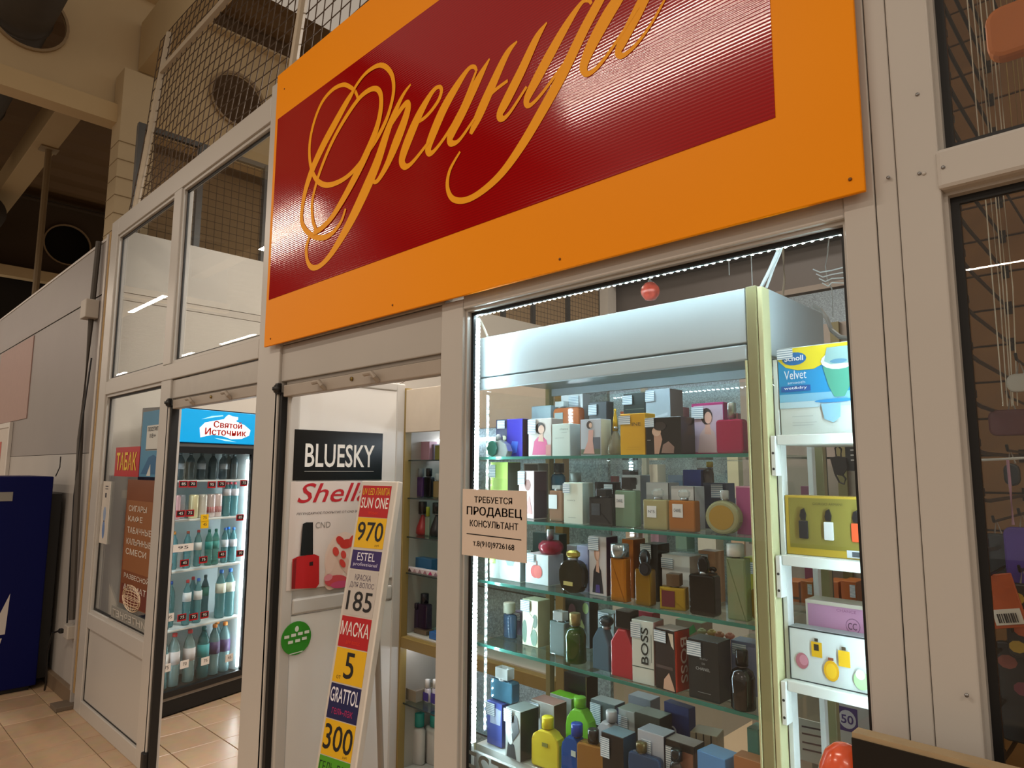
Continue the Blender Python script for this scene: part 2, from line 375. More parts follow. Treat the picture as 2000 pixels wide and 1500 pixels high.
# ---- big overhead structure of the hall: castellated beams, purlins, deck, ducts
CREAM = M('#d6bf98', 0.7, scale=2.0, name='cream_painted_steel')
def beam(name, x, y0, y1, zf, label, holes, r, zc, mat):
    """web with round openings: built as strips round each hole, flange below and above"""
    e = empty(name, (x, 0, zf)); tag(e, label, 'beam')
    bm = bmesh.new(); zt = zc+(zc-zf)+0.1; n = 32
    def quad(ya, yb, za, zb_): bm.faces.new([bm.verts.new((0, y, z-zf)) for y, z in ((ya, za), (yb, za), (yb, zb_), (ya, zb_))])
    cur = y0
    for hc in holes:
        a, b = hc-r-0.05, hc+r+0.05
        quad(cur, a, zf, zt); quad(a, b, zf, zc-r-0.05); quad(a, b, zc+r+0.05, zt)
        sq = []; ci = []
        for k in range(n):
            t = 2*math.pi*k/n; c, s = math.cos(t), math.sin(t); m = (r+0.05)/max(abs(c), abs(s))
            sq.append(bm.verts.new((0, hc+m*c, zc+m*s-zf))); ci.append(bm.verts.new((0, hc+r*c, zc+r*s-zf)))
        for k in range(n): bm.faces.new((sq[k], sq[(k+1) % n], ci[(k+1) % n], ci[k]))
        cur = b
    quad(cur, y1, zf, zt)
    bmesh.ops.remove_doubles(bm, verts=bm.verts, dist=1e-5)
    me = from_bm(bm, 'web'); w = obj('web', me, e, mat); s = w.modifiers.new('thick', 'SOLIDIFY'); s.thickness = 0.02; s.offset = 0
    box('bottom_flange', -0.02, 0.22, y0, y1, -0.24, -0.01, M('#d2b88c', 0.7, scale=2), e)
    box('top_flange', -0.15, 0.15, y0, y1, zt-zf, zt-zf+0.03, mat, e)
    for k, hc in enumerate(holes):
        bm = bmesh.new(); R = [[bm.verts.new((x_, hc+rr*math.cos(2*math.pi*i/n), zc-zf+rr*math.sin(2*math.pi*i/n))) for i in range(n)] for x_, rr in ((0.012, r+0.03), (0.05, r+0.03), (0.05, r), (0.012, r))]
        for q in range(4):
            for i in range(n): bm.faces.new((R[q][i], R[q][(i+1) % n], R[(q+1) % 4][(i+1) % n], R[(q+1) % 4][i]))
        obj('hole_collar', from_bm(bm, 'hole_collar'), e, M('#a58d6c', 0.6))
    return e
beam('castellated_beam', -9.0, -6.0, 12.0, 5.95, 'cream steel beam with round openings spanning overhead beyond the shop', (-4.93, -2.51, -0.09, 2.33, 4.75, 7.17), 0.36, 6.70, CREAM)
beam('castellated_beam', -18.0, -6.0, 14.0, 5.95, 'distant dark beam with a round opening behind the grey wall', (-0.09, 2.33, 4.75), 0.45, 6.70, M('#4d3e2c', 0.8, scale=2))
wf = struct(box('wall_far', -9.5, -9.25, 1.25, 14, 0, 5.7, M('#b89c78', 0.7, scale=1.2, var=0.12, name='brown_far_wall'), None))
struct(box('wall_deck_shade', -18.6, -18.3, 0.95, 14, 0, 7.7, M('#1f1911', 0.9, name='deck_shade_black'), None))  # near-black sheet standing in for the shade under the far roof deck
col = struct(box('wall_column', -8.95, -8.62, 0.82, 1.20, 2.0, 6.35, M('#cdb894', 0.6, scale=3, name='cream_column'), None))
for k in range(12): box('course_joint', -8.955, -8.61, 0.815, 1.205, 3.0+k*0.22, 3.006+k*0.22, M('#a08a68', 0.7), col)
bm = bmesh.new()
N = 260
top = [(-60+k*0.2, (0.0 if (k//2) % 2 == 0 else 0.09)) for k in range(N)]
for (xa, za), (xb, zb_) in zip(top, top[1:]):
    bm.faces.new([bm.verts.new(p) for p in ((xa, -14, 7.75+za), (xb, -14, 7.75+zb_), (xb, 14, 7.75+zb_), (xa, 14, 7.75+za))])
ceil = struct(obj('ceiling', from_bm(bm, 'ceiling'), None, M('#6d5231', 0.7, scale=0.6, var=0.25, name='corrugated_deck')))
for k, (yy, lab) in enumerate(((0.72, 'cream roof purlin seen below the pierced beam at the upper left'), (-5.2, 'roof purlin high over the hall aisle'), (6.6, 'roof purlin over the back of the shop'))):
    o = box('roof_purlin', -60, -9.03, yy-0.16, yy+0.16, 6.52, 6.95, M('#b0956a', 0.7, scale=2), None, 0.01); tag(o, lab, 'purlin')
o = box('roof_purlin', -8.95, 3.0, 1.05, 1.32, 6.55, 7.2, M('#d0b990', 0.7, scale=2), None, 0.01); tag(o, 'short cream purlin crossing above the wire net', 'purlin')
def duct(name, y, z, r, x0, x1, label):
    e = empty(name, (x0, y, z)); tag(e, label, 'duct')
    DM = M('#4a443d', 0.6, scale=6, var=0.2, name='dark_duct')
    lathe('pipe', [(r, 0), (r, x1-x0)], DM, e, 24, (0, 0, 0), (0, math.pi/2, 0))
    for k in range(int((x1-x0)/1.4)):
        lathe('seam_ring', [(r, 0), (r+0.015, 0.01), (r+0.015, 0.03), (r, 0.04)], DM, e, 24, (0.7+1.4*k, 0, 0), (0, math.pi/2, 0))
duct('air_duct', -0.16, 6.78, 0.31, -14.0, -7.2, 'dark round air duct running through the hole in the pierced beam')
duct('air_duct', 0.35, 6.05, 0.33, -17.7, -14.6, 'low dark duct hanging at the far left under the roof deck')
# hanger rod of the far ceiling
e = empty('hanger_pole', (-12.2, 0.78, 3.0)); tag(e, 'thin cream hanger pole rising behind the grey wall', 'pole')
tube('rod', [(0, 0, 0), (0, 0, 3.52)], 0.045, M('#8f7a5a', 0.6), e, 8)
box('foot_plate', -0.12, 0.12, -0.12, 0.12, 3.50, 3.53, M('#8f7a5a', 0.6), e)
# ---- wire net above the facade with its poles
e = empty('wire_net', (-5.2, 0.04, 3.36)); tag(e, 'rusty square wire net on white poles above the storefront', 'wire net')
WIRE = M('#4a3826', 0.7, metal=0.2, name='rusty_wire')
PX = 0.105
LEAN = 0.10; hN = 1.42; L = 4.9
sag = lambda x: 0.012*math.sin(3.1*x)
v_, h_ = [], []
k = 0
while k*0.083 < L:
    x = k*0.083; v_.append([(x, LEAN*z+sag(x+z), z) for z in (0, 0.4, 0.8, 1.1, hN)]); k += 1
k = 0
while k*0.083 < hN:
    z = k*0.083; h_.append([(x*0.25, LEAN*z+sag(x*0.25+z), z+0.012*math.sin(1.7*x*0.25)) for x in range(int(L/0.25)+1)]); k += 1
o = tube('vertical_wires', v_, 0.0032, WIRE, e, 4); o['kind'] = 'stuff'
o = tube('horizontal_wires', h_, 0.0032, WIRE, e, 4); o['kind'] = 'stuff'
POLE = M('#b3a48e', 0.5, name='white_painted_pole')
for x in (0.2, 2.37, 4.5): tube('pole', [(x, -0.012, -0.02), (x, LEAN*1.38-0.012, 1.38)], 0.022, POLE, e, 8)
bz = 1.06
box('cross_bar', 0.22, L, LEAN*bz-0.035, LEAN*bz-0.005, bz-0.02, bz+0.02, POLE, e, 0.003)
# mesh fence standing on the side partition
e = empty('mesh_fence', (-5.335, 0.10, 3.30)); tag(e, 'galvanised mesh fence standing on the cream side partition', 'fence')
FS = M('#4b4a48', 0.5, metal=0.5, name='fence_steel'); FW = M('#51402c', 0.6, name='fence_wire')
FL = 5.85; FH = 0.83
o = tube('vertical_wires', [[(0, k*0.06, 0), (0, k*0.06, FH)] for k in range(int(FL/0.06))], 0.0028, FW, e, 4); o['kind'] = 'stuff'
o = tube('horizontal_wires', [[(0.004, 0, k*0.06), (0.004, FL, k*0.06)] for k in range(int(FH/0.06)+1)], 0.0028, FW, e, 4); o['kind'] = 'stuff'
box('top_rail', -0.02, 0.02, 0, FL, FH-0.02, FH+0.02, FS, e)
for y in (0.02, 0.46, 1.0, 1.9, 2.9, 3.85, 4.35, 5.0, 5.7): box('post', -0.02, 0.03, y-0.022, y+0.022, 0.0, FH, FS, e)
# corner pillar between the side wall and the back wall
struct(box('trim_24', -5.295, -5.16, 5.72, 5.9, 0.0, 4.7, M('#ded6cc', 0.4), None))
# ---- things fixed on the left wall
e = empty('cable_conduit', (-5.70, -0.012, 0.1)); tag(e, 'dark cable conduit with junction box running down the grey wall', 'conduit')
tube('pipe', [(-0.03, 0.015, 3.2), (-0.045, 0.01, 2.72)], 0.02, M('#4c4640', 0.6), e, 8)
tube('lower_pipe', [(-0.045, 0.01, 2.60), (-0.06, 0.008, 1.7), (0.04, 0.005, 1.0), (0.12, 0.005, 0.45)], 0.02, M('#4c4640', 0.6), e, 8)
tube('loose_cable', [(0.03, 0.015, 2.3), (0.0, -0.005, 1.8), (-0.02, -0.01, 1.3), (0.03, -0.01, 0.8), (0.05, -0.005, 0.42)], 0.006, DARK, e, 6)
box('junction_box', -0.11, 0.03, -0.05, 0.040, 2.60, 2.74, M('#b8b0a6', 0.5), e, 0.006)
e = empty('wall_socket', (-5.62, 0.0, 0.42)); tag(e, 'white socket with a black plug low beside the blue machine', 'socket')
box('socket_box', -0.05, 0.05, -0.03, 0.028, 0, 0.09, M('#b9b2a8', 0.4), e, 0.006)
box('plug', -0.085, -0.045, -0.055, -0.028, 0.03, 0.06, BLACK, e, 0.006)
tube('plug_cable', [(-0.08, -0.045, 0.045), (-0.16, -0.07, 0.02), (-0.22, -0.08, -0.12), (-0.26, -0.06, -0.34), (-0.33, -0.05, -0.405)], 0.007, BLACK, e, 6)
box('pink_reflection', -9.4, -7.80, 0.022, 0.0295, 2.06, 2.86, M('#a5867c', 0.5, name='pink_reflection_tint'), None); tag(bpy.context.scene.objects['pink_reflection'], 'pink reflection on the grey wall at the left edge, painted as a sheet', 'poster')  # pinkish reflection on the wall, put in as a coloured sheet
e = empty('framed_notice', (-8.9, 0.02, 1.36)); tag(e, 'white framed notice with a red picture above the blue machine', 'sign')
frame('frame', -0.6, 0.5, 0, 0.69, 0.05, -0.02, 0.008, M('#d3cdc5', 0.4), e)
box('sheet', -0.56, 0.46, -0.012, 0.006, 0.04, 0.65, M('#c9c0b6', 0.5), e)
flat('picture', [('#b9462f', [(-0.5, 0.12), (0.12, 0.12), (0.12, 0.5), (-0.5, 0.5)])], e, -0.013)
# ================================================================== SHOP SIGN
sg = empty('shop_sign', (-2.835, -0.03, 2.127)); tag(sg, 'large orange sign board with a red field and gold script lettering', 'sign')
SX0 = -2.835; SZ0 = 2.127
SW, SHH = 2.455, 1.275
ORG = M('#ff9800', 0.45, spec=0.12, scale=1.3, var=0.06, name='orange_film'); GOLD = M('#ffa814', 0.45, spec=0.12, scale=4, name='gold_film')
RED = striped('#99050a', '#a5060c', 36.0, 'Z', 0.10, 0.5, bump=0.045, name='red_ribbed_film', spec=0.40)
box('panel', 0, SW, 0.0, 0.010, 0, SHH, ORG, sg, 0.002)
box('red_field', 0.026, 2.292, -0.0012, 0.001, 0.208, 1.052, RED, sg)
def cat_rom(pts, n=7):
    P_ = [pts[0]]+list(pts)+[pts[-1]]; out = []
    for i in range(1, len(P_)-2):
        p0, p1, p2, p3 = P_[i-1:i+3]
        for k in range(n):
            t = k/n
            out.append(tuple(0.5*((2*b)+(-a+c)*t+(2*a-5*b+4*c-d)*t*t+(-a+3*b-3*c+d)*t**3) for a, b, c, d in zip(p0, p1, p2, p3)))
    out.append(pts[-1]); return out
def zA(p): return (500+p[0]/2.5, p[1]/2.5)
def zB(p): return (1000+p[0]/2.778, p[1]/2.778)
def ribbon(name, pts, parent, conv, mat, yy):
    """stroke of the lettering; points carry a width; converted once into sign metres"""
    q = []
    for x, y, w in pts:
        px, py = conv((x, y)); a = atY(px, py, -0.03); b = atY(px+w/1.95, py, -0.03); q.append((a.x-SX0, a.z-SZ0, (b.x-a.x)*0.5))
    q = cat_rom(q); V, F = [], []
    for i, (x, z, w) in enumerate(q):
        # pen held flat: the stroke is widest across, thin along the pen's edge
        tx = q[min(i+1, len(q)-1)][0]-q[max(i-1, 0)][0]; tz = q[min(i+1, len(q)-1)][1]-q[max(i-1, 0)][1]; l = math.hypot(tx, tz) or 1
        nx, nz = -tz/l, tx/l; w = max(w, 0.0035)
        yk = yy-1.2e-5*i; V += [(x+nx*w, yk, z+nz*w), (x-nx*w, yk, z-nz*w)]
    for i in range(len(q)-1): F.append((2*i, 2*i+1, 2*i+3, 2*i+2))
    me = bpy.data.meshes.new(name); me.from_pydata(V, [], F); me.update()
    return obj(name, me, parent, mat)
letters = [
 ('letter_o', zA, [
  [(502,492,7),(488,450,8),(458,424,9),(425,415,9),(375,440,9),(325,500,9),(288,590,9),(266,690,9),(265,780,9),(282,850,10),(310,890,11),(350,905,11),(400,892,11),(450,862,11),(500,812,12),(545,750,14),(595,675,14),(638,590,13),(664,510,12),(676,440,12),(670,375,12),(645,335,12),(612,320,11),(572,335,10),(530,370,9),(490,425,9),(470,470,8)],
  [(488,432,10),(445,500,18),(390,600,22),(330,712,22),(280,822,20),(247,920,16),(229,1010,12),(225,1070,11),(236,1110,11),(265,1143,11),(305,1161,11),(345,1158,11),(385,1130,10),(420,1080,9),(441,1020,7)],
  [(300,1133,8),(281,1080,9),(276,1000,9),(291,920,9),(322,820,10),(372,700,11),(432,590,12),(500,490,12),(550,445,12),(590,435,12),(612,462,14),(614,525,16),(598,610,19),(566,700,23),(520,802,24),(470,900,22),(420,990,18),(370,1068,14),(320,1118,12),(285,1138,10)]]),
 ('letter_p', zA, [
  [(757,413,6),(712,480,13),(650,625,24),(595,790,32),(545,910,34),(482,1045,30),(420,1160,22),(362,1250,15),(312,1300,11),(275,1306,11),(253,1272,10),(249,1210,10),(266,1150,8)],
  [(640,650,8),(690,565,14),(733,508,16),(745,525,22),(728,590,28),(690,690,32),(645,800,22),(605,872,14),(585,890,10),(573,884,8)]]),
 ('letter_e', zA, [
  [(765,612,8),(830,572,10),(888,500,12),(908,445,12),(895,425,10),(860,455,16),(800,560,28),(752,670,32),(720,760,28),(718,800,20),(738,815,14),(775,785,11),(850,690,9)]]),
 ('letter_a', zA, [
  [(1080,350,8),(1068,328,11),(1038,340,14),(980,425,26),(920,530,32),(872,640,32),(845,718,26),(852,750,16),(882,728,11),(945,640,11),(1010,520,11),(1078,350,9)],
  [(1143,288,6),(1085,395,28),(1012,545,34),(963,640,32),(950,688,22),(966,702,15),(1002,678,11),(1070,580,9)]]),
 ('letter_n', zA, [
  [(1277,203,6),(1225,268,24),(1152,425,34),(1090,565,34),(1050,655,14)],
  [(1130,482,9),(1172,440,11),(1232,395,10)],
  [(1423,112,6),(1372,190,28),(1300,345,36),(1230,485,36),(1195,556,28),(1207,582,17),(1245,548,12),(1325,425,10)]]),
 ('letter_d', zA, [
  [(1640,20,10),(1625,3,13),(1590,18,16),(1520,122,32),(1442,260,40),(1372,390,38),(1328,478,28),(1328,515,17),(1352,508,13),(1405,450,12),(1500,320,11)],
  [(1740,-115,38),(1682,0,40),(1602,150,42),(1500,362,42),(1402,540,40),(1300,712,34),(1200,850,26),(1100,940,20),(1022,979,17),(962,970,15),(938,912,13),(950,832,11),(1000,742,7)]]),
 ('letter_a', zB, [
  [(775,-95,14),(782,-165,16),(752,-205,18),(705,-195,30),(640,-115,44),(575,0,50),(522,85,54),(442,232,48),(395,345,36),(398,395,22),(425,400,17),(482,350,15),(570,228,13),(690,40,10)],
  [(820,-190,20),(770,-95,46),(712,10,50),(675,85,50),(605,222,42),(580,288,26),(608,303,18),(680,240,14),(760,130,12),(832,0,11),(900,-120,9)]]),
]
for _n, conv, strokes in letters:
    le = empty('script_letter'); le.parent = sg
    for k, s in enumerate(strokes): ribbon('stroke', s, le, conv, GOLD, -0.0018-0.0004*k)
for x, z in ((0.075, 1.18), (2.43, 0.03), (0.95, 0.03), (0.06, 0.03), (1.7, 0.03)):
    lathe('screw', [(0.004, 0), (0.003, 0.002), (0, 0.0022)], M('#7a4a12', 0.5), sg, 8, (x, -0.0005, z), (math.pi/2, 0, 0))
# ================================================================== DRINKS FRIDGE
FRX = math.atan2(0.968, -0.252); F0 = Vector((-4.798, 0.286, 0)); fdx = Vector((math.cos(FRX), math.sin(FRX), 0)); fdy = Vector((-math.sin(FRX), math.cos(FRX), 0))
def fr(px, py, dep=0.0):
    """pixel -> fridge coordinates (along the front, height) on the plane at depth dep"""
    d = ray(px, py); p0 = F0+fdy*dep; t = (p0-CAM).dot(fdy)/d.dot(fdy); q = CAM+d*t; return (q-F0).dot(fdx), q.z
fg = empty('drinks_fridge', F0, FRX); tag(fg, 'tall black drinks fridge with lit blue header and glass door', 'fridge')
FB = M('#101113', 0.4, name='fridge_black'); FI = M('#cfdcdd', 0.5, name='fridge_liner')
FW_, FD_ = 0.70, 0.33
box('left_wall', 0, 0.03, 0.0, FD_, 0.06, 2.01, FB, fg, 0.003); box('right_wall', FW_-0.03, FW_, 0.0, FD_, 0.06, 2.01, FB, fg, 0.003)
box('back_panel', 0.03, FW_-0.03, FD_-0.02, FD_, 0.06, 2.01, FI, fg); box('floor_panel', 0.03, FW_-0.03, 0.0, FD_-0.02, 0.06, 0.145, FB, fg)
box('roof_panel', 0.03, FW_-0.03, 0.0, FD_-0.02, 1.72, 1.775, FB, fg); box('top_panel', 0.03, FW_-0.03, 0.0, FD_-0.02, 1.99, 2.01, FB, fg)
box('side_liner', 0.0302, 0.034, 0.002, FD_-0.02, 0.147, 1.718, FI, fg); box('side_liner', FW_-0.034, FW_-0.0302, 0.002, FD_-0.02, 0.147, 1.718, FI, fg)
box('plinth', 0.0, FW_, 0.005, FD_, 0.0, 0.06, BLACK, fg); box('kick_plate', 0.0, FW_, -0.012, 0.0, 0.012, 0.10, BLACK, fg); box('trim_strip', 0.0, FW_, -0.014, 0.0, 0.102, 0.122, M('#8d8a86', 0.4, metal=0.3), fg)
dr_ = box('door_sill', 0.0, FW_, -0.03, 0.0, 0.124, 0.165, FB, fg, 0.003)
for n_, a, b, c, d in (('door_stile', 0.0, 0.055, 0.165, 1.735), ('door_stile', FW_-0.055, FW_, 0.165, 1.735), ('door_head', 0.0, FW_, 1.70, 1.745)):
    box(n_, a, b, -0.03, 0.0, c, d, FB, fg, 0.003)
box('door_glass', 0.055, FW_-0.055, -0.018, -0.012, 0.165, 1.70, PANE, fg)
box('header_strip', 0.0, FW_, -0.02, 0.0, 1.745, 1.765, M('#6d6a64', 0.35, metal=0.4), fg)
hd = box('header_lightbox', 0.03, FW_-0.005, -0.035, -0.001, 1.772, 2.0, M('#0a93cf', 0.25, emit=0.55, var=0.12, scale=5, name='lit_blue_header'), fg, 0.004)
# header logo: white drop shape with red lettering
cx, cz = 0.40, 1.883
blob = [(-0.20, -0.075), (-0.21, -0.01), (-0.17, 0.03), (-0.08, 0.05), (-0.02, 0.062), (0.0, 0.085), (0.02, 0.098), (0.05, 0.088), (0.10, 0.085), (0.10, 0.066), (0.08, 0.055), (0.16, 0.03), (0.215, -0.005), (0.205, -0.045), (0.14, -0.072), (0.05, -0.078), (-0.02, -0.06), (-0.10, -0.052)]
WH = M('#f2f5f5', 0.3, emit=0.4, name='lit_white_print')
flat('logo_shape', [(WH, [(cx+x, cz+z) for x, z in blob])], fg, -0.0355)
swoosh = [(cx-0.20, cz+0.05), (cx-0.12, cz+0.078), (cx-0.03, cz+0.09), (cx-0.025, cz+0.084), (cx-0.11, cz+0.068)]
flat('swoosh', [(M('#9fe0f2', 0.3, emit=0.6), swoosh)], fg, -0.0355); flat('swoosh', [(M('#9fe0f2', 0.3, emit=0.6), [(cx-0.09, cz-0.075), (cx+0.0, cz-0.08), (cx+0.1, cz-0.097), (cx+0.0, cz-0.092)])], fg, -0.0355)
LRED = M('#b81c10', 0.4, emit=0.12, name='lit_red_lettering')
for dx in (-0.0016, 0.0, 0.0016):
    text('lettering', 'Святой', cx-0.10+dx, cx+0.135+dx, cz+0.0, cz+0.047, -0.0375, LRED, fg, 0.0)
    text('lettering', 'Источник', cx-0.165+dx, cx+0.175+dx, cz-0.054, cz-0.005, -0.0375, LRED, fg, 0.0)
hx, _z = fr(333, 1100); h = tube('door_handle', [(0.028, -0.03, 0.72), (0.028, -0.055, 0.74), (0.028, -0.055, 0.98), (0.028, -0.03, 1.0)], 0.010, BLACK, fg, 8)
SHZ = {1: 1.515, 2: 1.25, 3: 0.915, 4: 0.535, 5: 0.147}
for k in (1, 2, 3, 4): box('wire_shelf', 0.032, FW_-0.032, 0.012, FD_-0.025, SHZ[k]-0.012, SHZ[k], M('#e3e8e6', 0.4, name='white_wire_shelf'), fg, 0.002)
box('light_tube', FW_-0.062, FW_-0.034, 0.004, 0.02, 0.18, 1.66, M('#f4fbff', 0.4, emit=16.0, var=0.0, name='fridge_light'), fg)
box('light_tube', 0.036, 0.05, 0.004, 0.02, 0.18, 1.66, M('#e8f6ff', 0.4, emit=6.0, var=0.0, name='fridge_light_dim'), fg)
# price tags fixed on the fridge door and shelves
def pt(px, py, w, h_, kind):
    u, z = fr(px, py, -0.02)
    e_ = {'red': '#a5121a', 'white': '#dcd5cc', 'yellow': '#e2b310'}[kind]
    t_ = box('price_tag', u-w/2, u+w/2, -0.024, -0.019, z-h_/2, z+h_/2, M(e_, 0.5, var=0), fg)
    if kind == 'red': flat('tag_field', [('#0c0c0c', [(u-w*0.42, z-h_*0.28), (u+w*0.42, z-h_*0.28), (u+w*0.42, z+h_*0.36), (u-w*0.42, z+h_*0.36)])], t_, -0.024)
    text('tag_digits', random.choice(['75', '70', '85', '95', '45']), u-w*0.22, u+w*0.25, z-h_*0.15, z+h_*0.25, -0.0248, M('#e9e4da' if kind == 'red' else '#2a2320', 0.5, var=0), t_)
g5 = lambda p: (300+p[0]/4.686, 760+p[1]/4.686); g6 = lambda p: (290+p[0]/3.945, 1040+p[1]/3.945)
for p in ((270, 870), (355, 870), (530, 875), (620, 870), (825, 860), (245, 1140), (330, 1135), (790, 1175)): pt(*g5(p), 0.062, 0.045, 'red')
for p in ((275, 235), (420, 210), (565, 170), (705, 160), (255, 655), (345, 650), (430, 635)): pt(*g6(p), 0.062, 0.045, 'red')
for p in ((160, 655), (135, 1045), (275, 1015), (435, 990), (620, 965)): pt(*g6(p), 0.062, 0.05, 'white')
pt(*g6((262, 118)), 0.16, 0.05, 'white')
for p in ((465, 1180), (465, 1240)): pt(*g5(p), 0.06, 0.05, 'yellow')
# bottles and cans on the fridge shelves
ROWS = {}
def drink(px, shelf, h_, r, body, cap, lab, label, labz=(0.45, 0.68), dep=0.09, kind='bottle'):
    u, _ = fr(px, {5: 1237, 4: 1130, 3: 1048, 2: 985, 1: 900}[shelf], dep); z = SHZ[shelf]+0.001
    u = min(max(u, 0.045+r), FW_-0.065-r); row = ROWS.setdefault(shelf, [])
    for q in range(40):           # neighbours stand side by side, never inside one another
        hit = [v for v in row if (v[0]-u)**2+(v[1]-dep)**2 < (v[2]+r+0.002)**2]
        if not hit: break
        if dep < 0.22: dep += 0.012
        else: dep = 0.08; u += 0.012
    row.append((u, dep, r)); c = F0+fdx*u+fdy*dep
    e = empty('water_bottle' if kind == 'bottle' else 'drink_can', (c.x, c.y, z), FRX)
    tag(e, label, 'bottle' if kind == 'bottle' else 'can', 'drinks in the fridge')
    if kind == 'bottle':
        lathe('body', [(r*0.8, 0), (r, 0.01), (r, h_*0.16), (r*0.94, h_*0.3), (r, h_*0.42), (r, h_*0.66), (r*0.82, h_*0.78), (r*0.42, h_*0.88), (r*0.34, h_*0.93)], liquid(body, 0.55), e, 14)
        lathe('cap', [(r*0.4, h_*0.93), (r*0.4, h_*0.99), (r*0.3, h_)], M(cap, 0.4, var=0), e, 12)
    else:
        lathe('body', [(r*0.85, 0), (r, 0.008), (r, h_*0.93), (r*0.85, h_*0.985)], M(body, 0.3, metal=0.3, var=0.05), e, 16)
        lathe('cap', [(r*0.82, h_*0.975), (r*0.82, h_*0.99), (r*0.3, h_*0.985)], M(cap, 0.3, metal=0.7, var=0), e, 14)
    if lab: lathe('wrap_label', [(r*1.012, h_*labz[0]), (r*1.012, h_*labz[1])], M(lab, 0.5, var=0.1, scale=60), e, 14)
AQ = '#6fa9ae'; AQ2 = '#3f8f95'
N5 = ('pushed to the hinge side with white label', 'with red cap and round white label', 'with red cap second in the row', 'of teal plastic with dark cap', 'with orange cap and violet label', 'with orange cap standing a little back', 'with orange cap beside the light tube')
for (px, py), cap, body, lab, t_ in zip((g6((118, 830)), g6((205, 780)), g6((322, 770)), g6((428, 765)), g6((510, 730)), g6((600, 705)), g6((664, 725))), ('#c9c9c9', '#c23a3a', '#c23a3a', '#0f6a6c', '#e08a3a', '#e08a3a', '#e08a3a'), (AQ, '#9fc0c0', '#9fc0c0', AQ2, '#8fb7bb', '#8fb7bb', '#8fb7bb'), ('#d8d4cf', '#cfc9c8', '#cfc9c8', '#2f9ba0', '#43305e', '#43305e', '#43305e'), N5):
    drink(px, 5, 0.345, 0.040, body, cap, lab, 'big water bottle on the lowest fridge shelf '+t_, (0.42, 0.66), 0.10 if 'back' not in t_ else 0.19)
N4 = ('with no cap in view nearest the hinge', 'with blue cap near the handle', 'with red cap and white band', 'with second red cap set back', 'with small white band and blue cap', 'dark tinted with green band', 'with blue cap beside the dark one', 'with blue cap at the lit end')
for k, (p, cap, lab, t_) in enumerate(zip(((150, 0), (205, 0), (305, 0), (345, 0), (388, 0), (440, 0), (560, 0), (640, 0)), ('#dfe4e6', '#2f67c9', '#c53438', '#c53438', '#3b78d8', '#1c4f52', '#2f7fe0', '#2f7fe0'), (None, None, '#dfe3e3', None, '#dfe3e3', '#3b7d70', '#dfe6d8', '#dfe6d8'), N4)):
    drink(g6(p)[0], 4, 0.30 if k < 6 else 0.335, 0.028 if k < 6 else 0.036, AQ if k != 5 else '#3c6f74', cap, lab, 'water bottle on the second lowest fridge shelf '+t_, (0.52, 0.72), 0.08 if k not in (3, 5) else 0.17)
N3 = ('with orange cap by the hinge', 'with orange cap under the long paper tag', 'with brown red cap', 'with bright red cap and white band', 'green with green cap', 'green with teal label', 'with blue cap first of three', 'with blue cap middle of three', 'with blue cap last of three')
for k, (p, cap, lab, t_) in enumerate(zip(((200, 0), (245, 0), (305, 0), (385, 0), (468, 0), (520, 0), (590, 0), (655, 0), (712, 0)), ('#e09030', '#e09030', '#b0553c', '#c23a36', '#0f6a5c', '#117062', '#2d78d8', '#2d78d8', '#2d78d8'), ('#46579a', '#cfd3d6', None, '#d8dcdc', '#2c8f88', '#2c8f88', '#cfd6e0', '#cfd6e0', '#cfd6e0'), N3)):
    drink(g6(p)[0], 3, 0.25, 0.026, '#4b9c8f' if k in (4, 5) else AQ, cap, lab, 'small bottle on the middle fridge shelf '+t_, (0.45, 0.66), 0.08 if k % 3 else 0.1)
N2 = ('pink drink can half hidden at the hinge side', 'silver grey drink can beside the pink one', 'white drink can with a yellow edge', 'plain cream drink can in the middle', 'white drink can with red print', 'white drink can with red print near the bottles')
for k, (p, c_, t_) in enumerate(zip((200, 275, 365, 445, 520, 592), ('#cda2a6', '#9aa0a8', '#d9cfa2', '#ddd8cc', '#d9c9c6', '#dbc6c2'), N2)):
    drink(g5((p, 0))[0], 2, 0.165, 0.032, c_, '#b8b8b4', ('#b05a5a' if k > 3 else None), t_+' on the second fridge shelf', (0.2, 0.45), 0.08, 'can')
for k, p in enumerate((665, 735, 808)):
    drink(g5((p, 0))[0], 2, 0.245, 0.029, AQ, '#b22a3a', '#c9c9cf', 'red capped water bottle on the second fridge shelf, '+('nearest the cans', 'in the middle', 'nearest the light tube')[k], (0.6, 0.8), 0.08)
for k, p in enumerate((245, 340, 440, 545, 640, 740, 825)):
    drink(g5((p, 0))[0], 1, 0.185, 0.030, '#48585c', '#5a6a70', ('#8d969c', None)[k % 2], 'dim small bottle on the top fridge shelf, '+('first', 'second', 'third', 'fourth', 'fifth', 'sixth', 'seventh')[k]+' from the hinge', (0.4, 0.62), 0.1)
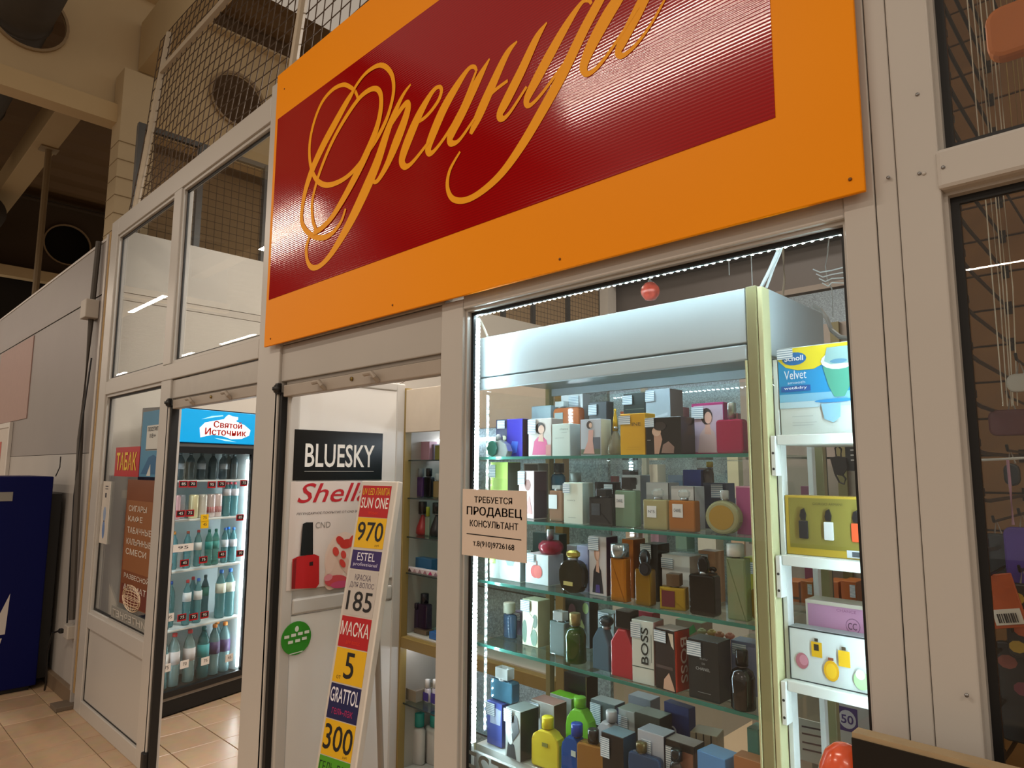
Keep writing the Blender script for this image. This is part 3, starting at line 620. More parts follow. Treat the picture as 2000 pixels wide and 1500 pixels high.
# ================================================================== OPEN DOOR LEAF WITH POSTERS
LX = -2.70
d2 = struct(empty('door_2', (-2.74, 0.035, 0.015)))
LM = M('#e0ddd8', 0.35, scale=1.5, name='white_door_panel')
box('stile', 0, 0.04, 0, 0.05, 0, 2.0, PVC, d2, 0.006); box('stile', 0, 0.04, 0.56, 0.61, 0, 2.0, PVC, d2, 0.006)
box('upper_panel', 0.006, 0.036, 0.05, 0.56, 1.075, 1.96, LM, d2); box('lower_panel', 0.006, 0.036, 0.05, 0.56, 0.09, 0.97, LM, d2)
box('mid_rail', 0.0, 0.042, 0.05, 0.56, 0.975, 1.04, PVC, d2, 0.008); box('rail_seam', 0.004, 0.03, 0.05, 0.56, 1.04, 1.075, M('#b9b3ab', 0.4), d2)
box('top_rail', 0.0, 0.04, 0.05, 0.56, 1.96, 2.0, PVC, d2, 0.006); box('bottom_rail', 0.0, 0.04, 0.05, 0.56, 0, 0.09, PVC, d2, 0.006)
def LR(px, py): q = atX(px, py, LX); return (q.y, q.z)
def quad_px(conv, pts): return [conv(*p) for p in pts]

p1 = box('poster', LX-0.004, LX+0.001, 0.062, 0.516, 1.548, 1.766, M('#0a0b0b', 0.25, name='black_gloss_print'), None); tag(p1, 'black poster reading BLUESKY on the open white door', 'poster')

text('lettering', 'BLUESKY', 0.115, 0.47, 1.605, 1.708, LX+0.0018, M('#e8e6e0', 0.5, var=0), p1, 0.012, 0, 'R')

flat('subtitle_line', [('#8d8d88', [(0.115, 1.585), (0.47, 1.585), (0.47, 1.5885), (0.115, 1.5885)])], p1, LX+0.0011, 0.0003, 'R')
p2 = box('poster', LX-0.004, LX+0.001, 0.055, 0.56, 1.092, 1.543, M('#d9cdc6', 0.35, scale=4, var=0.05, name='pale_poster'), None); tag(p2, 'pale Shellac nail polish poster with red bottle and hand', 'poster')
PF = LX+0.0012
text('lettering', 'Shellac', LR(580, 985)[0], LR(748, 965)[0], 1.452, 1.536, PF+0.0008, M('#b9202a', 0.4, var=0), p2, 0.006, 0.32, 'R')
text('lettering', 'ЛЕГЕНДАРНОЕ ПОКРЫТИЕ ОТ CND SHELLAC', 0.085, 0.44, 1.40, 1.412, PF+0.0008, M('#3a2a2a', 0.5, var=0), p2, 0, 0.2, 'R')
text('lettering', 'CND', LR(616, 1026)[0], LR(645, 1026)[0], LR(616, 1032)[1], LR(616, 1020)[1], PF+0.0008, M('#8a827c', 0.5, var=0), p2, 0, 0, 'R')
def PS(c, pts): return (c, quad_px(LR, pts))
def EP(c, x, y, rx, ry, a):
    a = math.radians(a); return PS(c, [(x+rx*math.cos(t*math.pi/9)*math.cos(a)-ry*math.sin(t*math.pi/9)*math.sin(a), y+rx*math.cos(t*math.pi/9)*math.sin(a)+ry*math.sin(t*math.pi/9)*math.cos(a)) for t in range(18)])
shapes = [EP('#e3cbbc', 668, 1090, 34, 52, 12), EP('#dfc0ae', 652, 1118, 17, 36, 18), EP('#e6cdbf', 664, 1066, 9, 24, 28), EP('#e2c4b4', 646, 1092, 9, 30, 12), EP('#dcb8a6', 676, 1104, 10, 30, -32),
          EP('#c7362c', 676, 1062, 13, 9, -20), EP('#cf4034', 690, 1056, 9, 13, 30), EP('#c9352b', 664, 1056, 7, 10, -35), EP('#d4453a', 655, 1077, 6, 9, -12), EP('#d4453a', 670, 1083, 5, 8, -10), EP('#cf3f34', 668, 1100, 5, 9, -28),
          EP('#c94a50', 655, 1134, 22, 11, -10), EP('#c24a72', 664, 1141, 20, 7, -8), EP('#d98a92', 640, 1128, 9, 6, -30),
          PS('#b5171b', [(570, 1092), (580, 1087), (612, 1082), (622, 1086), (622, 1140), (616, 1148), (568, 1150)]), PS('#7f0f12', [(568, 1150), (572, 1094), (578, 1090), (575, 1150)]),
          PS('#0c0c0c', [(585, 1085), (590, 1023), (597, 1020), (610, 1020), (610, 1083)]), PS('#300a0a', [(603, 1098), (610, 1096), (610, 1104), (603, 1105)])]
flat('bottle_print', shapes, p2, PF, 0.0003, 'R')
gs = empty('round_sticker', (LX+0.004, *LR(578, 1246))); tag(gs, 'round green sticker with small white icons on the lower door panel', 'sticker')
ry = (LR(607, 1246)[0]-LR(549, 1246)[0])/2; rz = (LR(578, 1214)[1]-LR(578, 1279)[1])/2
prism('disc', ellipse(0, 0, ry, rz, 28), 0.0, 0.002, M('#2f8a1f', 0.4, name='green_sticker'), gs, 0, False, (0, 0, 0), (0, 0, math.pi/2))
GW = '#d8ddd0'
flat('icons', [(GW, ellipse(0.0, rz*0.55, 0.009, 0.012, 10))]+[(GW, [(a, b), (a+0.022, b), (a+0.022, b+0.012), (a, b+0.012)]) for a, b in ((-0.055, 0.005), (-0.025, 0.008), (0.005, 0.01), (0.035, 0.012), (-0.038, -0.018), (-0.006, -0.016), (0.024, -0.012))]+[(GW, [(-0.03, -0.062), (0.03, -0.058), (0.03, -0.054), (-0.03, -0.058)])], gs, 0.0004, 0.0003, 'R')
# ================================================================== LEANING PRICE BOARD
tilt = -0.1775; yaw = 0.19
pb = empty('price_board', (-2.3, -0.036, 0.0)); pb.rotation_euler = (tilt, 0, yaw); tag(pb, 'tall narrow white price board leaning back in the doorway', 'price board')
pbm = Matrix.Translation((-2.3, -0.036, 0)) @ Matrix.Rotation(yaw, 4, 'Z') @ Matrix.Rotation(tilt, 4, 'X'); pbi = pbm.inverted()
def BL(px, py):
    o_ = pbi @ CAM; d = (pbi.to_3x3() @ ray(px, py)); t = -o_.y/d.y; q = o_+d*t; return q.x, q.z
tl, tr_, bl, br = BL(712, 940), BL(783, 940), BL(610, 1500), BL(690, 1500)
bx0, bx1, bz1 = (tl[0]+bl[0])/2, (tr_[0]+br[0])/2, (tl[1]+tr_[1])/2
box('board', bx0, bx1, 0.0, 0.022, 0.0, bz1, M('#c9c1b7', 0.4, name='white_board'), pb, 0.003)
box('edge_strip', bx1-0.006, bx1+0.004, -0.002, 0.024, 0.0, bz1, M('#ded6cb', 0.4), pb, 0.002)
st = tube('rear_strut', [((bx0+bx1)/2, 0.024, bz1-0.25), ((bx0+bx1)/2, 0.36, 0.07)], 0.012, M('#a79c90', 0.5), pb, 8)
def bz(py): return BL(747-(py-940)*0.19, py)[1]
cells = [(949, 1011, '#b0141a', [('UV LED ЛАМПА', '#d8b21e', 0.70, 0.93), ('SUN ONE', '#e5e0d8', 0.28, 0.62), ('мини', '#d8341e', 0.08, 0.18)]),
         (1012, 1071, '#e0ae10', [('970', '#12100f', 0.22, 0.86), ('руб', '#6a4a10', 0.06, 0.14)]),
         (1076, 1113, '#33225e', [('ESTEL', '#e4e0ea', 0.45, 0.88), ('professional', '#cfc8dd', 0.12, 0.36)]),
         (1116, 1203, '#bdb4ac', [('КРАСКА', '#5c5160', 0.78, 0.92), ('ДЛЯ ВОЛОС', '#5c5160', 0.60, 0.74), ('185', '#141212', 0.10, 0.54)]),
         (1206, 1266, '#b0141a', [('МАСКА', '#e6e1dc', 0.38, 0.84), ('для волос', '#d8341e', 0.10, 0.22)]),
         (1268, 1335, '#e0ae10', [('5', '#12100f', 0.14, 0.90), ('от', '#6a4a10', 0.1, 0.2)]),
         (1338, 1406, '#191a4c', [('GRATTOL', '#e4e1ea', 0.48, 0.90), ('гель-лак', '#a8215a', 0.14, 0.32)]),
         (1408, 1477, '#e0ae10', [('300', '#12100f', 0.16, 0.88), ('руб', '#6a4a10', 0.04, 0.12)]),
         (1479, 1545, '#4f9a1e', [('ГЕЛЬ-ЛАК', '#123a08', 0.55, 0.85)])]
for y0_, y1_, c_, tx in cells:
    za, zb_ = bz(y1_), bz(y0_); xa, xb = bx0+0.014, bx1-0.03
    ce = box('price_label', xa, xb, -0.0012, 0.0, za, zb_, M(c_, 0.35, var=0.03), pb)
    for s, c2, f0, f1 in tx:
        wd = (xb-xa); hh = (f1-f0)*(zb_-za)
        n_ = len(s); ratio = min(0.94, max(0.30, n_*hh*0.62/wd)) if n_ > 1 else 0.32
        if s in ('руб', 'от'): cxn = 0.8 if s == 'руб' else 0.2; w2 = 0.14
        else: cxn = 0.5; w2 = ratio
        text('lettering', s, xa+wd*(cxn-w2/2), xa+wd*(cxn+w2/2), za+f0*(zb_-za), za+f1*(zb_-za), -0.0018, M(c2, 0.45, var=0), ce, 0.008 if hh > 0.04 else 0.0)
# ================================================================== SHEETS BEHIND THE LEFT WINDOW
YW = 0.029
def sheet(label, x0, x1, z0, z1, color, cat='poster', dy=0.0):
    o = box('window_sheet', x0, x1, YW+dy-0.0012, YW+dy+0.0008, z0, z1, M(color, 0.4, scale=5, var=0.1), None); return tag(o, label, cat)
s = sheet('red square sign with yellow letters ТАБАК stuck on the window', -5.0, -4.535, 1.543, 1.729, '#b21a1c', 'sign', -0.003)
text('lettering', 'ТАБАК', -4.965, -4.575, 1.582, 1.695, YW-0.006, M('#e2bd2a', 0.4, var=0), s, 0.02)
s = sheet('blue and white notice beside the red tobacco sign', -4.53, -4.20, 1.545, 1.937, '#3d82a8', 'poster')
flat('artwork', [('#c9cbc7', [(-4.44, 1.70), (-4.21, 1.70), (-4.21, 1.85), (-4.44, 1.85)]), ('#1f5f8c', [(-4.50, 1.56), (-4.38, 1.66), (-4.30, 1.675), (-4.21, 1.65), (-4.21, 1.56)]), ('#c9cbc7', [(-4.40, 1.55), (-4.34, 1.62), (-4.33, 1.55)]), ('#3a3a3a', [(-4.44, 1.702), (-4.24, 1.702), (-4.24, 1.708), (-4.44, 1.708)])], s, YW-0.0012)
text('lettering', 'ПОСЕТИТЕ', -4.42, -4.225, 1.815, 1.84, YW-0.003, M('#30343a', 0.5, var=0), s, 0.01); text('lettering', '18+', -4.38, -4.28, 1.775, 1.80, YW-0.003, M('#30343a', 0.5, var=0), s)
s = sheet('tall brown banner with pale lettering and a wire globe', -4.72, -4.205, 0.78, 1.525, '#7d4a2a', 'banner', -0.001)
flat('glow_band', [('#8f5c34', [(-4.70, 0.98), (-4.21, 0.98), (-4.21, 1.40), (-4.70, 1.40)]), ('#6a3020', [(-4.70, 0.785), (-4.21, 0.785), (-4.21, 0.9), (-4.70, 0.9)])], s, YW-0.0022)
for k, (t_, a, b) in enumerate((('СИГАРЫ', 1.352, -4.34), ('КАФЕ', 1.290, -4.40), ('ТАБАЧНЫЕ', 1.222, -4.24), ('КАЛЬЯННЫЕ', 1.155, -4.235), ('СМЕСИ', 1.095, -4.30), ('РАЗВЕСНОЙ', 0.955, -4.23), ('АРОМАТ', 0.885, -4.26))):
    text('lettering', t_, -4.66, b, a-0.018, a+0.018, YW-0.0035, M('#d8cfc4', 0.5, var=0), s, 0.004)
gl = []
for k in range(5): gl.append([(-4.50+0.16*math.cos(t*math.pi/10), YW-0.004, 0.83+0.075*math.sin(t*math.pi/10)*(1-0.22*k)) for t in range(21)])
for k in (-2, -1, 0, 1, 2): gl.append([(-4.50+0.16*k/2.6*math.cos(t*math.pi/16), YW-0.004, 0.83+0.075*math.sin(t*math.pi/16)) for t in range(-8, 9)])
for k in (-0.04, 0, 0.04): gl.append([(-4.50-0.16*math.sqrt(1-(k/0.075)**2), YW-0.004, 0.83+k), (-4.50+0.16*math.sqrt(1-(k/0.075)**2), YW-0.004, 0.83+k)])
tube('globe_lines', gl, 0.002, M('#d0b79a', 0.5), s, 4)
s = sheet('narrow white paper with a blue bottle drawing on the window', -5.225, -5.06, 1.10, 1.507, '#cdc6bc', 'paper', -0.001)
flat('drawn_base', [('#6c86b4', ellipse(-5.15, 1.19, 0.028, 0.06, 14))], s, YW-0.0022)
flat('drawn_bottle', [('#8fa2c0', ellipse(-5.148, 1.29, 0.03, 0.05, 14))], s, YW-0.0022)
flat('small_print', [('#2f3440', [(-5.165, 1.40), (-5.135, 1.40), (-5.135, 1.43), (-5.165, 1.43)]), ('#4a4a52', [(-5.17, 1.47), (-5.11, 1.47), (-5.11, 1.478), (-5.17, 1.478)]), ('#4a4a52', [(-5.17, 1.455), (-5.11, 1.455), (-5.11, 1.46), (-5.17, 1.46)])], s, YW-0.0022)
s = sheet('pale strip of grey letters along the foot of the window', -4.86, -4.20, 0.675, 0.745, '#8d8c86', 'sticker', 0.0)
text('lettering', 'ИНТЕРНЕТ', -4.235, -4.83, 0.69, 0.73, YW-0.003, M('#c4c0b8', 0.5, var=0), s, 0.01)
# ================================================================== BLUE MACHINE AT THE LEFT EDGE
bmch = empty('vending_machine', (-6.07, -0.06, 0)); tag(bmch, 'dark blue machine cropped by the left edge of the photo', 'machine')
BLU = M('#050d4a', 0.5, spec=0.15, scale=3, name='blue_machine_paint')
box('body', -0.80, 0.0, -0.90, -0.02, 0.03, 1.53, BLU, bmch, 0.008); box('plinth', -0.78, -0.03, -0.86, -0.06, 0.0, 0.03, BLACK, bmch)
box('back_housing', -0.60, -0.05, -0.02, 0.055, 0.06, 1.40, BLACK, bmch, 0.004)
box('label_plate', -0.001, 0.003, -0.42, -0.265, 1.355, 1.42, M('#8c8a84', 0.5), bmch)
flat('white_emblem', [('#c9c4c0', [(-0.50, 0.42), (-0.235, 0.42), (-0.225, 0.70), (-0.30, 0.50), (-0.36, 0.46), (-0.50, 0.46)])], bmch, 0.0006, 0.0003, 'R')
text('lettering', 'ни', -0.36, -0.25, 0.345, 0.395, 0.0012, M('#c9c4c0', 0.5, var=0), bmch, 0.02, 0.2, 'R')
tube('aerial', [(-0.05, 0.0, 1.53), (-0.04, 0.02, 1.60), (-0.04, 0.02, 1.68)], 0.004, BLACK, bmch, 6)
# ================================================================== GLASS DISPLAY CABINET
CY = 0.10
CAB = empty('display_cabinet', (-1.15, CY, 0.0)); tag(CAB, 'bright white display cabinet with glass shelves behind the shop window', 'cabinet')
CW = M('#b6c2c8', 0.6, spec=0.25, var=0.02, name='white_cabinet_board'); CRM = M('#c9c79a', 0.4, name='cream_profile'); OLV = M('#8f8a62', 0.4, name='olive_profile')
ox = -1.15
def cb(name, x0, x1, y0, y1, z0, z1, m, bev=0.0, parent=None): return box(name, x0-ox, x1-ox, y0-CY, y1-CY, z0, z1, m, parent or CAB, bev)
cb('header_panel', -1.612, -0.686, 0.10, 0.118, 1.892, 2.02, CW, 0.002); cb('header_lip', -1.612, -0.686, 0.098, 0.116, 1.852, 1.887, CW, 0.003)
cb('header_top', -1.612, -0.65, 0.118, 0.485, 2.005, 2.019, CW); cb('header_floor', -1.61, -0.69, 0.1185, 0.471, 1.887, 1.893, M('#9db4b4', 0.25))
cb('header_side', -0.668, -0.648, 0.142, 0.485, 1.862, 2.02, CW, 0.002); cb('header_back', -1.61, -0.65, 0.472, 0.485, 1.862, 2.004, CW)
cb('corner_post', -0.684, -0.658, 0.098, 0.14, 0.02, 2.022, OLV, 0.003); cb('post_edge', -0.657, -0.645, 0.10, 0.14, 0.02, 2.018, CRM, 0.002); cb('post_edge', -0.690, -0.685, 0.096, 0.13, 0.02, 1.85, CRM, 0.001)
cb('side_post', -1.628, -1.613, 0.098, 0.13, 0.02, 2.02, CRM, 0.002); cb('rear_post', -1.62, -1.60, 0.46, 0.485, 0.02, 2.0, OLV, 0.002); cb('rear_post', -0.684, -0.66, 0.465, 0.488, 0.02, 2.0, OLV, 0.002)
cb('side_glass', -1.604, -1.600, 0.132, 0.458, 0.76, 1.852, PANE)
cb('rear_glass', -1.60, -0.686, 0.475, 0.479, 0.76, 1.852, glass((0.90, 0.95, 0.94), 1.55))
cb('base_front', -1.63, -0.645, 0.085, 0.097, 0.02, 0.765, M('#a9aeaa', 0.5), 0.002); cb('base_floor', -1.612, -0.69, 0.13, 0.458, 0.745, 0.765, M('#cfd6d2', 0.3))
ez = atY(907, 1460, 0.030).z; ex = atY(908, 1480, 0.030).x
wl_ = text('window_lettering', 'ESTEL', ex, ex+0.30, ez-0.085, ez, 0.0300, M('#5a5f5b', 0.5, var=0), None); tag(wl_, 'grey letters ESTEL stuck low on the bright shop window', 'lettering')
SHELF = {1: 1.638, 2: 1.449, 3: 1.259, 4: 1.070, 5: 0.768}
GEDGE = M('#3d7a6e', 0.12, var=0.15, scale=40, name='green_glass_edge')
SG = glass((0.86, 0.93, 0.91), 1.5)
for k in (1, 2, 3, 4):
    s_ = cb('glass_shelf', -1.598, -0.688, 0.112, 0.455, SHELF[k]-0.008, SHELF[k], SG)
    cb('polished_edge', -1.598, -0.688, 0.108, 0.1115, SHELF[k]-0.0082, SHELF[k]+0.0002, GEDGE, 0.0, s_)
    for xx in (-1.59, -0.70): cb('shelf_pin', xx-0.008, xx+0.008, 0.12, 0.135, SHELF[k]-0.014, SHELF[k]-0.0085, STEEL, 0.0, s_)
# side unit with white bracket shelves
SU = empty('side_shelf_unit', (-0.55, 0.11, 0.0)); tag(SU, 'narrow white bracket shelf unit at the right end of the shop window', 'shelf')
def su(name, x0, x1, y0, y1, z0, z1, m, bev=0.0, parent=None): return box(name, x0+0.55, x1+0.55, y0-0.11, y1-0.11, z0, z1, m, parent or SU, bev)
RS = {1: 1.678, 2: 1.418, 3: 1.158}
su('slotted_upright', -0.642, -0.632, 0.135, 0.165, 0.02, 1.85, M('#dfe6e4', 0.4), 0.001); su('rear_upright', -0.642, -0.63, 0.31, 0.33, 0.02, 1.85, M('#dfe6e4', 0.4), 0.001)
for k in (1, 2, 3):
    s_ = su('shelf', -0.631, -0.436, 0.112, 0.33, RS[k]-0.022, RS[k], M('#dfe8e4', 0.35), 0.002)
    su('shelf_bracket', -0.642, -0.632, 0.105, 0.134, RS[k]-0.09, RS[k]-0.002, M('#e8efec', 0.35), 0.001)
    for q in (0.04, 0.075): lathe('bracket_hole', [(0.003, 0), (0.003, 0.0006), (0, 0.0007)], DARK, SU, 8, (-0.637+0.55, -0.0055, RS[k]-q), (math.pi/2, 0, 0))
# LED strips round the window
def led(name, label, p0, p1, n, facing, strength, size, wide=None):
    wide = wide or size; bw = max(0.006, wide*0.6)
    e = empty(name, p0); tag(e, label, 'light strip'); p0 = Vector(p0); p1 = Vector(p1); d = p1-p0; f = Vector(facing); s = d.normalized().cross(f)
    bm = bmesh.new()
    c = [p*1.0 for p in (-s*bw-f*0.002, s*bw-f*0.002, s*bw, -s*bw)]
    a = [bm.verts.new(v) for v in c]; b = [bm.verts.new(v+d) for v in c]
    bm.faces.new(a); bm.faces.new(b[::-1])
    for i in range(4): bm.faces.new((a[i], b[i], b[(i+1) % 4], a[(i+1) % 4]))
    obj('backing_tape', from_bm(bm, 'backing_tape'), e, M('#d9dcdc', 0.4))
    bm = bmesh.new(); u = d.normalized()
    for i in range(n):
        m = d*((i+0.5)/n)
        vs = [bm.verts.new(m+u*(size*a_)+s*(wide*b_)+f*(0.0015*c_+0.0006)) for a_ in (-.5, .5) for b_ in (-.5, .5) for c_ in (0, 1)]
        for q in ((0, 1, 3, 2), (4, 6, 7, 5), (0, 4, 5, 1), (2, 3, 7, 6), (1, 5, 7, 3)): bm.faces.new([vs[k] for k in q])
    o = obj('diodes', from_bm(bm, 'diodes'), e, M('#d6f0f8', 0.5, emit=strength, var=0.0, name='led_glow_%d' % strength)); o['kind'] = 'stuff'
    return e
led('led_strip', 'row of white diodes along the top of the bright shop window', (-1.535, 0.052, 2.080), (-0.445, 0.052, 2.080), 58, (0, 0.25, -0.97), 420, 0.0042)
led('led_strip', 'vertical glowing diode strip on the left jamb of the shop window', (-1.5525, 0.060, 0.80), (-1.5525, 0.060, 2.075), 104, (1, 0, 0), 110, 0.007, 0.018)
led('led_strip', 'vertical diode strip hidden behind the right jamb of the shop window', (-0.431, 0.060, 0.72), (-0.431, 0.060, 2.075), 80, (-1, 0, 0), 230, 0.006)
led('led_strip', 'diode row hidden behind the lip of the cabinet header', (-1.58, 0.132, 1.882), (-0.70, 0.132, 1.882), 50, (0, 0.35, -0.94), 260, 0.005)
led('led_strip', 'dotted diode strip inside the left end of the glass cabinet', (-1.596, 0.150, 0.80), (-1.596, 0.150, 1.84), 48, (1, 0, 0), 130, 0.005)
# notice on the window
nt_ = box('paper_notice', -1.537, -1.276, -0.0075, -0.0055, 1.349, 1.541, M('#dccaba', 0.6, scale=9, var=0.08, bump=0.2, name='notice_paper'), None); tag(nt_, 'paper notice in black capitals taped on the left of the bright window', 'notice')
NK = M('#17120f', 0.6, var=0)
for s, a, b, c, d, bo in (('ТРЕБУЕТСЯ', 0.20, 0.79, 0.80, 0.895, 0.006), ('ПРОДАВЕЦ', 0.075, 0.93, 0.59, 0.74, 0.014), ('КОНСУЛЬТАНТ', 0.13, 0.88, 0.44, 0.54, 0.006), ('т.8(910)9726168', 0.185, 0.825, 0.13, 0.235, 0.004)):
    for dx in (0.0, 0.05*bo, 0.10*bo):
        text('lettering', s, -1.537+0.261*a+dx, -1.537+0.261*b+dx, 1.349+0.192*c, 1.349+0.192*d, -0.0082, NK, nt_, 0.0)
flat('rule', [('#17120f', [(-1.517, 1.410), (-1.295, 1.4075), (-1.295, 1.4105), (-1.517, 1.413)])], nt_, -0.0076)
# red bauble on a ribbon, cables above the cabinet
o = atY(1270, 569, 0.17); e = empty('red_bauble', o); tag(e, 'red glass bauble hanging above the cabinet header', 'ornament')
lathe('ball', [(0, -0.026), (0.014, -0.023), (0.024, -0.01), (0.026, 0), (0.024, 0.01), (0.014, 0.022), (0.005, 0.026), (0, 0.026)], M('#b5402e', 0.25, scale=70, var=0.5, name='mottled_red_glass'), e, 16)
tube('ribbon', [(0, 0, 0.026), (-0.003, 0, 0.05), (0.002, 0, 0.085), (0, 0, 2.452-o.z)], 0.004, M('#b6b89a', 0.6), e, 6); lathe('bauble_cap', [(0.006, 0.024), (0.006, 0.03), (0, 0.031)], STEEL, e, 10)
struct(box('trim_25', -1.50, -0.45, 0.10, 0.56, 2.45, 2.47, M('#8a8078', 0.6), None))
def cable(label, pts, r, c, hang=False):
    P_ = [atY(px, py, yy) for px, py, yy in pts]
    if hang: P_ = P_+[Vector((P_[-1].x, P_[-1].y, 2.452))]
    e = empty('cable', P_[0]); tag(e, label, 'cable'); tube('wire', [p-P_[0] for p in P_], r, M(c, 0.5, var=0.05), e, 6); return e
cable('thick white cable rising from the cabinet corner to the window top', [(1487, 560, 0.16), (1502, 530, 0.15), (1520, 490, 0.14), (1538, 462, 0.12), (1546, 452, 0.10)], 0.0045, '#c9cfcf')
cable('second white cable twisted beside the thick one', [(1497, 562, 0.17), (1510, 525, 0.16), (1524, 492, 0.15), (1534, 462, 0.13)], 0.0032, '#d8dede')
cable('bead garland string hanging behind the white cables', [(1528, 590, 0.5), (1532, 545, 0.5), (1530, 500, 0.5)], 0.003, '#a28f78', True)
cable('white cable bundle curling at the left end of the header', [(900+8, 610, 0.13), (935, 620, 0.16), (945, 640, 0.16), (952, 657, 0.14)], 0.004, '#dfe6e0')
cable('loose pale wire looping at the top right of the window', [(1580, 457, 0.3), (1596, 461, 0.3), (1620, 455, 0.28), (1645, 446, 0.25)], 0.003, '#b8b4b0', True)
cable('thin drop wire with a dark clip at the window right', [(1627, 620, 0.34), (1625, 565, 0.34), (1616, 545, 0.34), (1612, 520, 0.35), (1616, 500, 0.35), (1620, 455, 0.35)], 0.0016, '#9a9690', True)
cable('grey hose arching behind the cabinet side', [(1588, 598, 0.52), (1602, 605, 0.52), (1615, 622, 0.5), (1624, 645, 0.48), (1640, 658, 0.45), (1664, 662, 0.42)], 0.006, '#a7a9a6')
for k in range(4): cable(('topmost', 'second', 'third', 'lowest')[k]+' white wire of the tangle at the window right', [(1588+k*6, 526+k*9, 0.33), (1602+k*5, 532+k*9, 0.33), (1625, 528+k*8, 0.32), (1655, 520+k*11, 0.3), (1680, 505+k*4, 0.3)], 0.0016, '#cfd2d0', True)
tube_e = empty('hang_wire', atY(1465, 450, 0.2)); tag(tube_e, 'thin straight wire hanging above the cabinet corner', 'wire'); tube('wire', [(0, 0, 2.452-atY(1465, 450, 0.2).z), (0, 0, -0.14)], 0.0012, M('#a9a59f', 0.5), tube_e, 4)
tube_e = empty('hang_wire', atY(1422, 470, 0.2)); tag(tube_e, 'thin straight wire above the header, further from the corner', 'wire'); tube('wire', [(0, 0, 2.452-atY(1422, 470, 0.2).z), (0, 0, -0.09)], 0.0012, M('#a9a59f', 0.5), tube_e, 4)

# ================================================================== GOODS: BUILDERS
TAGM = striped('#7f97a8', '#dfe7ee', 62.0, 'Z', 0.5, 0.35, name='price_sticker_print')
def clamp(v, a, b): return max(a, min(b, v))
def place(x0, x1, yt, yb, S, y=None, ymin=0.118, ymax=0.40):
    cx_ = (x0+x1)/2
    if y is None: y = clamp(atZ(cx_, yb, S).y, ymin, ymax)
    while x1 < 1300 and ymax < 1 and S < 1.7 and x0 > 900 and y > 0.114 and atY(x0, yb, y).x < -1.592: y -= 0.005
    a = atY(x0, yb, y).x; b = atY(x1, yb, y).x; h_ = atY(cx_, yt, y).z-S
    return (a+b)/2, y, b-a, max(0.02, h_)
def paint(o, art, w, h_, d):
    """art in box-face units: u 0..1 across, v 0..1 up; a leading 'R' draws on the right side face"""
    sh = {'F': [], 'R': []}
    for a in art or ():
        f = 'F'
        if a[0] == 'R': f = 'R'; a = a[1:]
        X = (lambda u: -w/2+u*w) if f == 'F' else (lambda u: u*d)
        k = a[0]; yy = 0.0 if f == 'F' else w/2
        if k == 'p': sh[f].append((a[1], [(X(u), v*h_) for u, v in a[2]]))
        elif k == 'r': _, c, u0, v0, u1, v1 = a; sh[f].append((c, [(X(u0), v0*h_), (X(u1), v0*h_), (X(u1), v1*h_), (X(u0), v1*h_)]))
        elif k == 'e': _, c, cu, cv, ru, rv = a; sh[f].append((c, [(X(cu+ru*math.cos(t*math.pi/8)), (cv+rv*math.sin(t*math.pi/8))*h_) for t in range(16)]))
        elif k == 't':
            c, s, u0, v0, u1, v1 = a[1:7]; r9 = a[7] if len(a) > 7 else 0; bo = a[8] if len(a) > 8 else 0.008
            text('lettering', s, X(u0), X(u1), v0*h_, v1*h_, (-0.004 if f == 'F' else w/2+0.004), M(c, 0.45, var=0), o, bo, 0, f, 1.0, r9)
        elif k == 'tag':
            _, u0, v0, u1, v1 = a; box('price_tag', X(u0), X(u1), -0.0052, -0.0042, v0*h_, v1*h_, TAGM, o)
    for f in sh:
        if sh[f]: flat('printed_artwork', sh[f], o, -0.0003 if f == 'F' else w/2+0.0003, 0.0003, f)
CARTON = {}
def carton(label, x0, x1, yt, yb, S, col, d=0.06, y=None, rot=0.0, art=None, side=None, topc=None, name='perfume_box', group='perfume goods in the window', cat='box', rough=0.3, metal=0.0, ymax=0.40, ymin=0.118):
    cx_, y, w, h_ = place(x0, x1, yt, yb, S, y, ymin, ymax)
    m0 = M(col, rough, metal, var=0.04, scale=12)
    bm = bmesh.new(); bm_box(bm, -w/2, w/2, 0, d, 0, h_)
    bmesh.ops.bevel(bm, geom=list(bm.edges), offset=0.0012, segments=1, affect='EDGES')
    me = from_bm(bm, name); me.materials.append(m0); me.materials.append(M(side, rough, var=0.04, scale=12) if side else m0); me.materials.append(M(topc, rough, var=0.04) if topc else m0)
    for p in me.polygons:
        if p.normal.x > 0.9: p.material_index = 1
        elif p.normal.z > 0.9: p.material_index = 2
    o = obj(name, me, None, None, (cx_, y, S+0.0006), (0, 0, rot)); tag(o, label, cat, group)
    paint(o, art, w, h_, d); return o
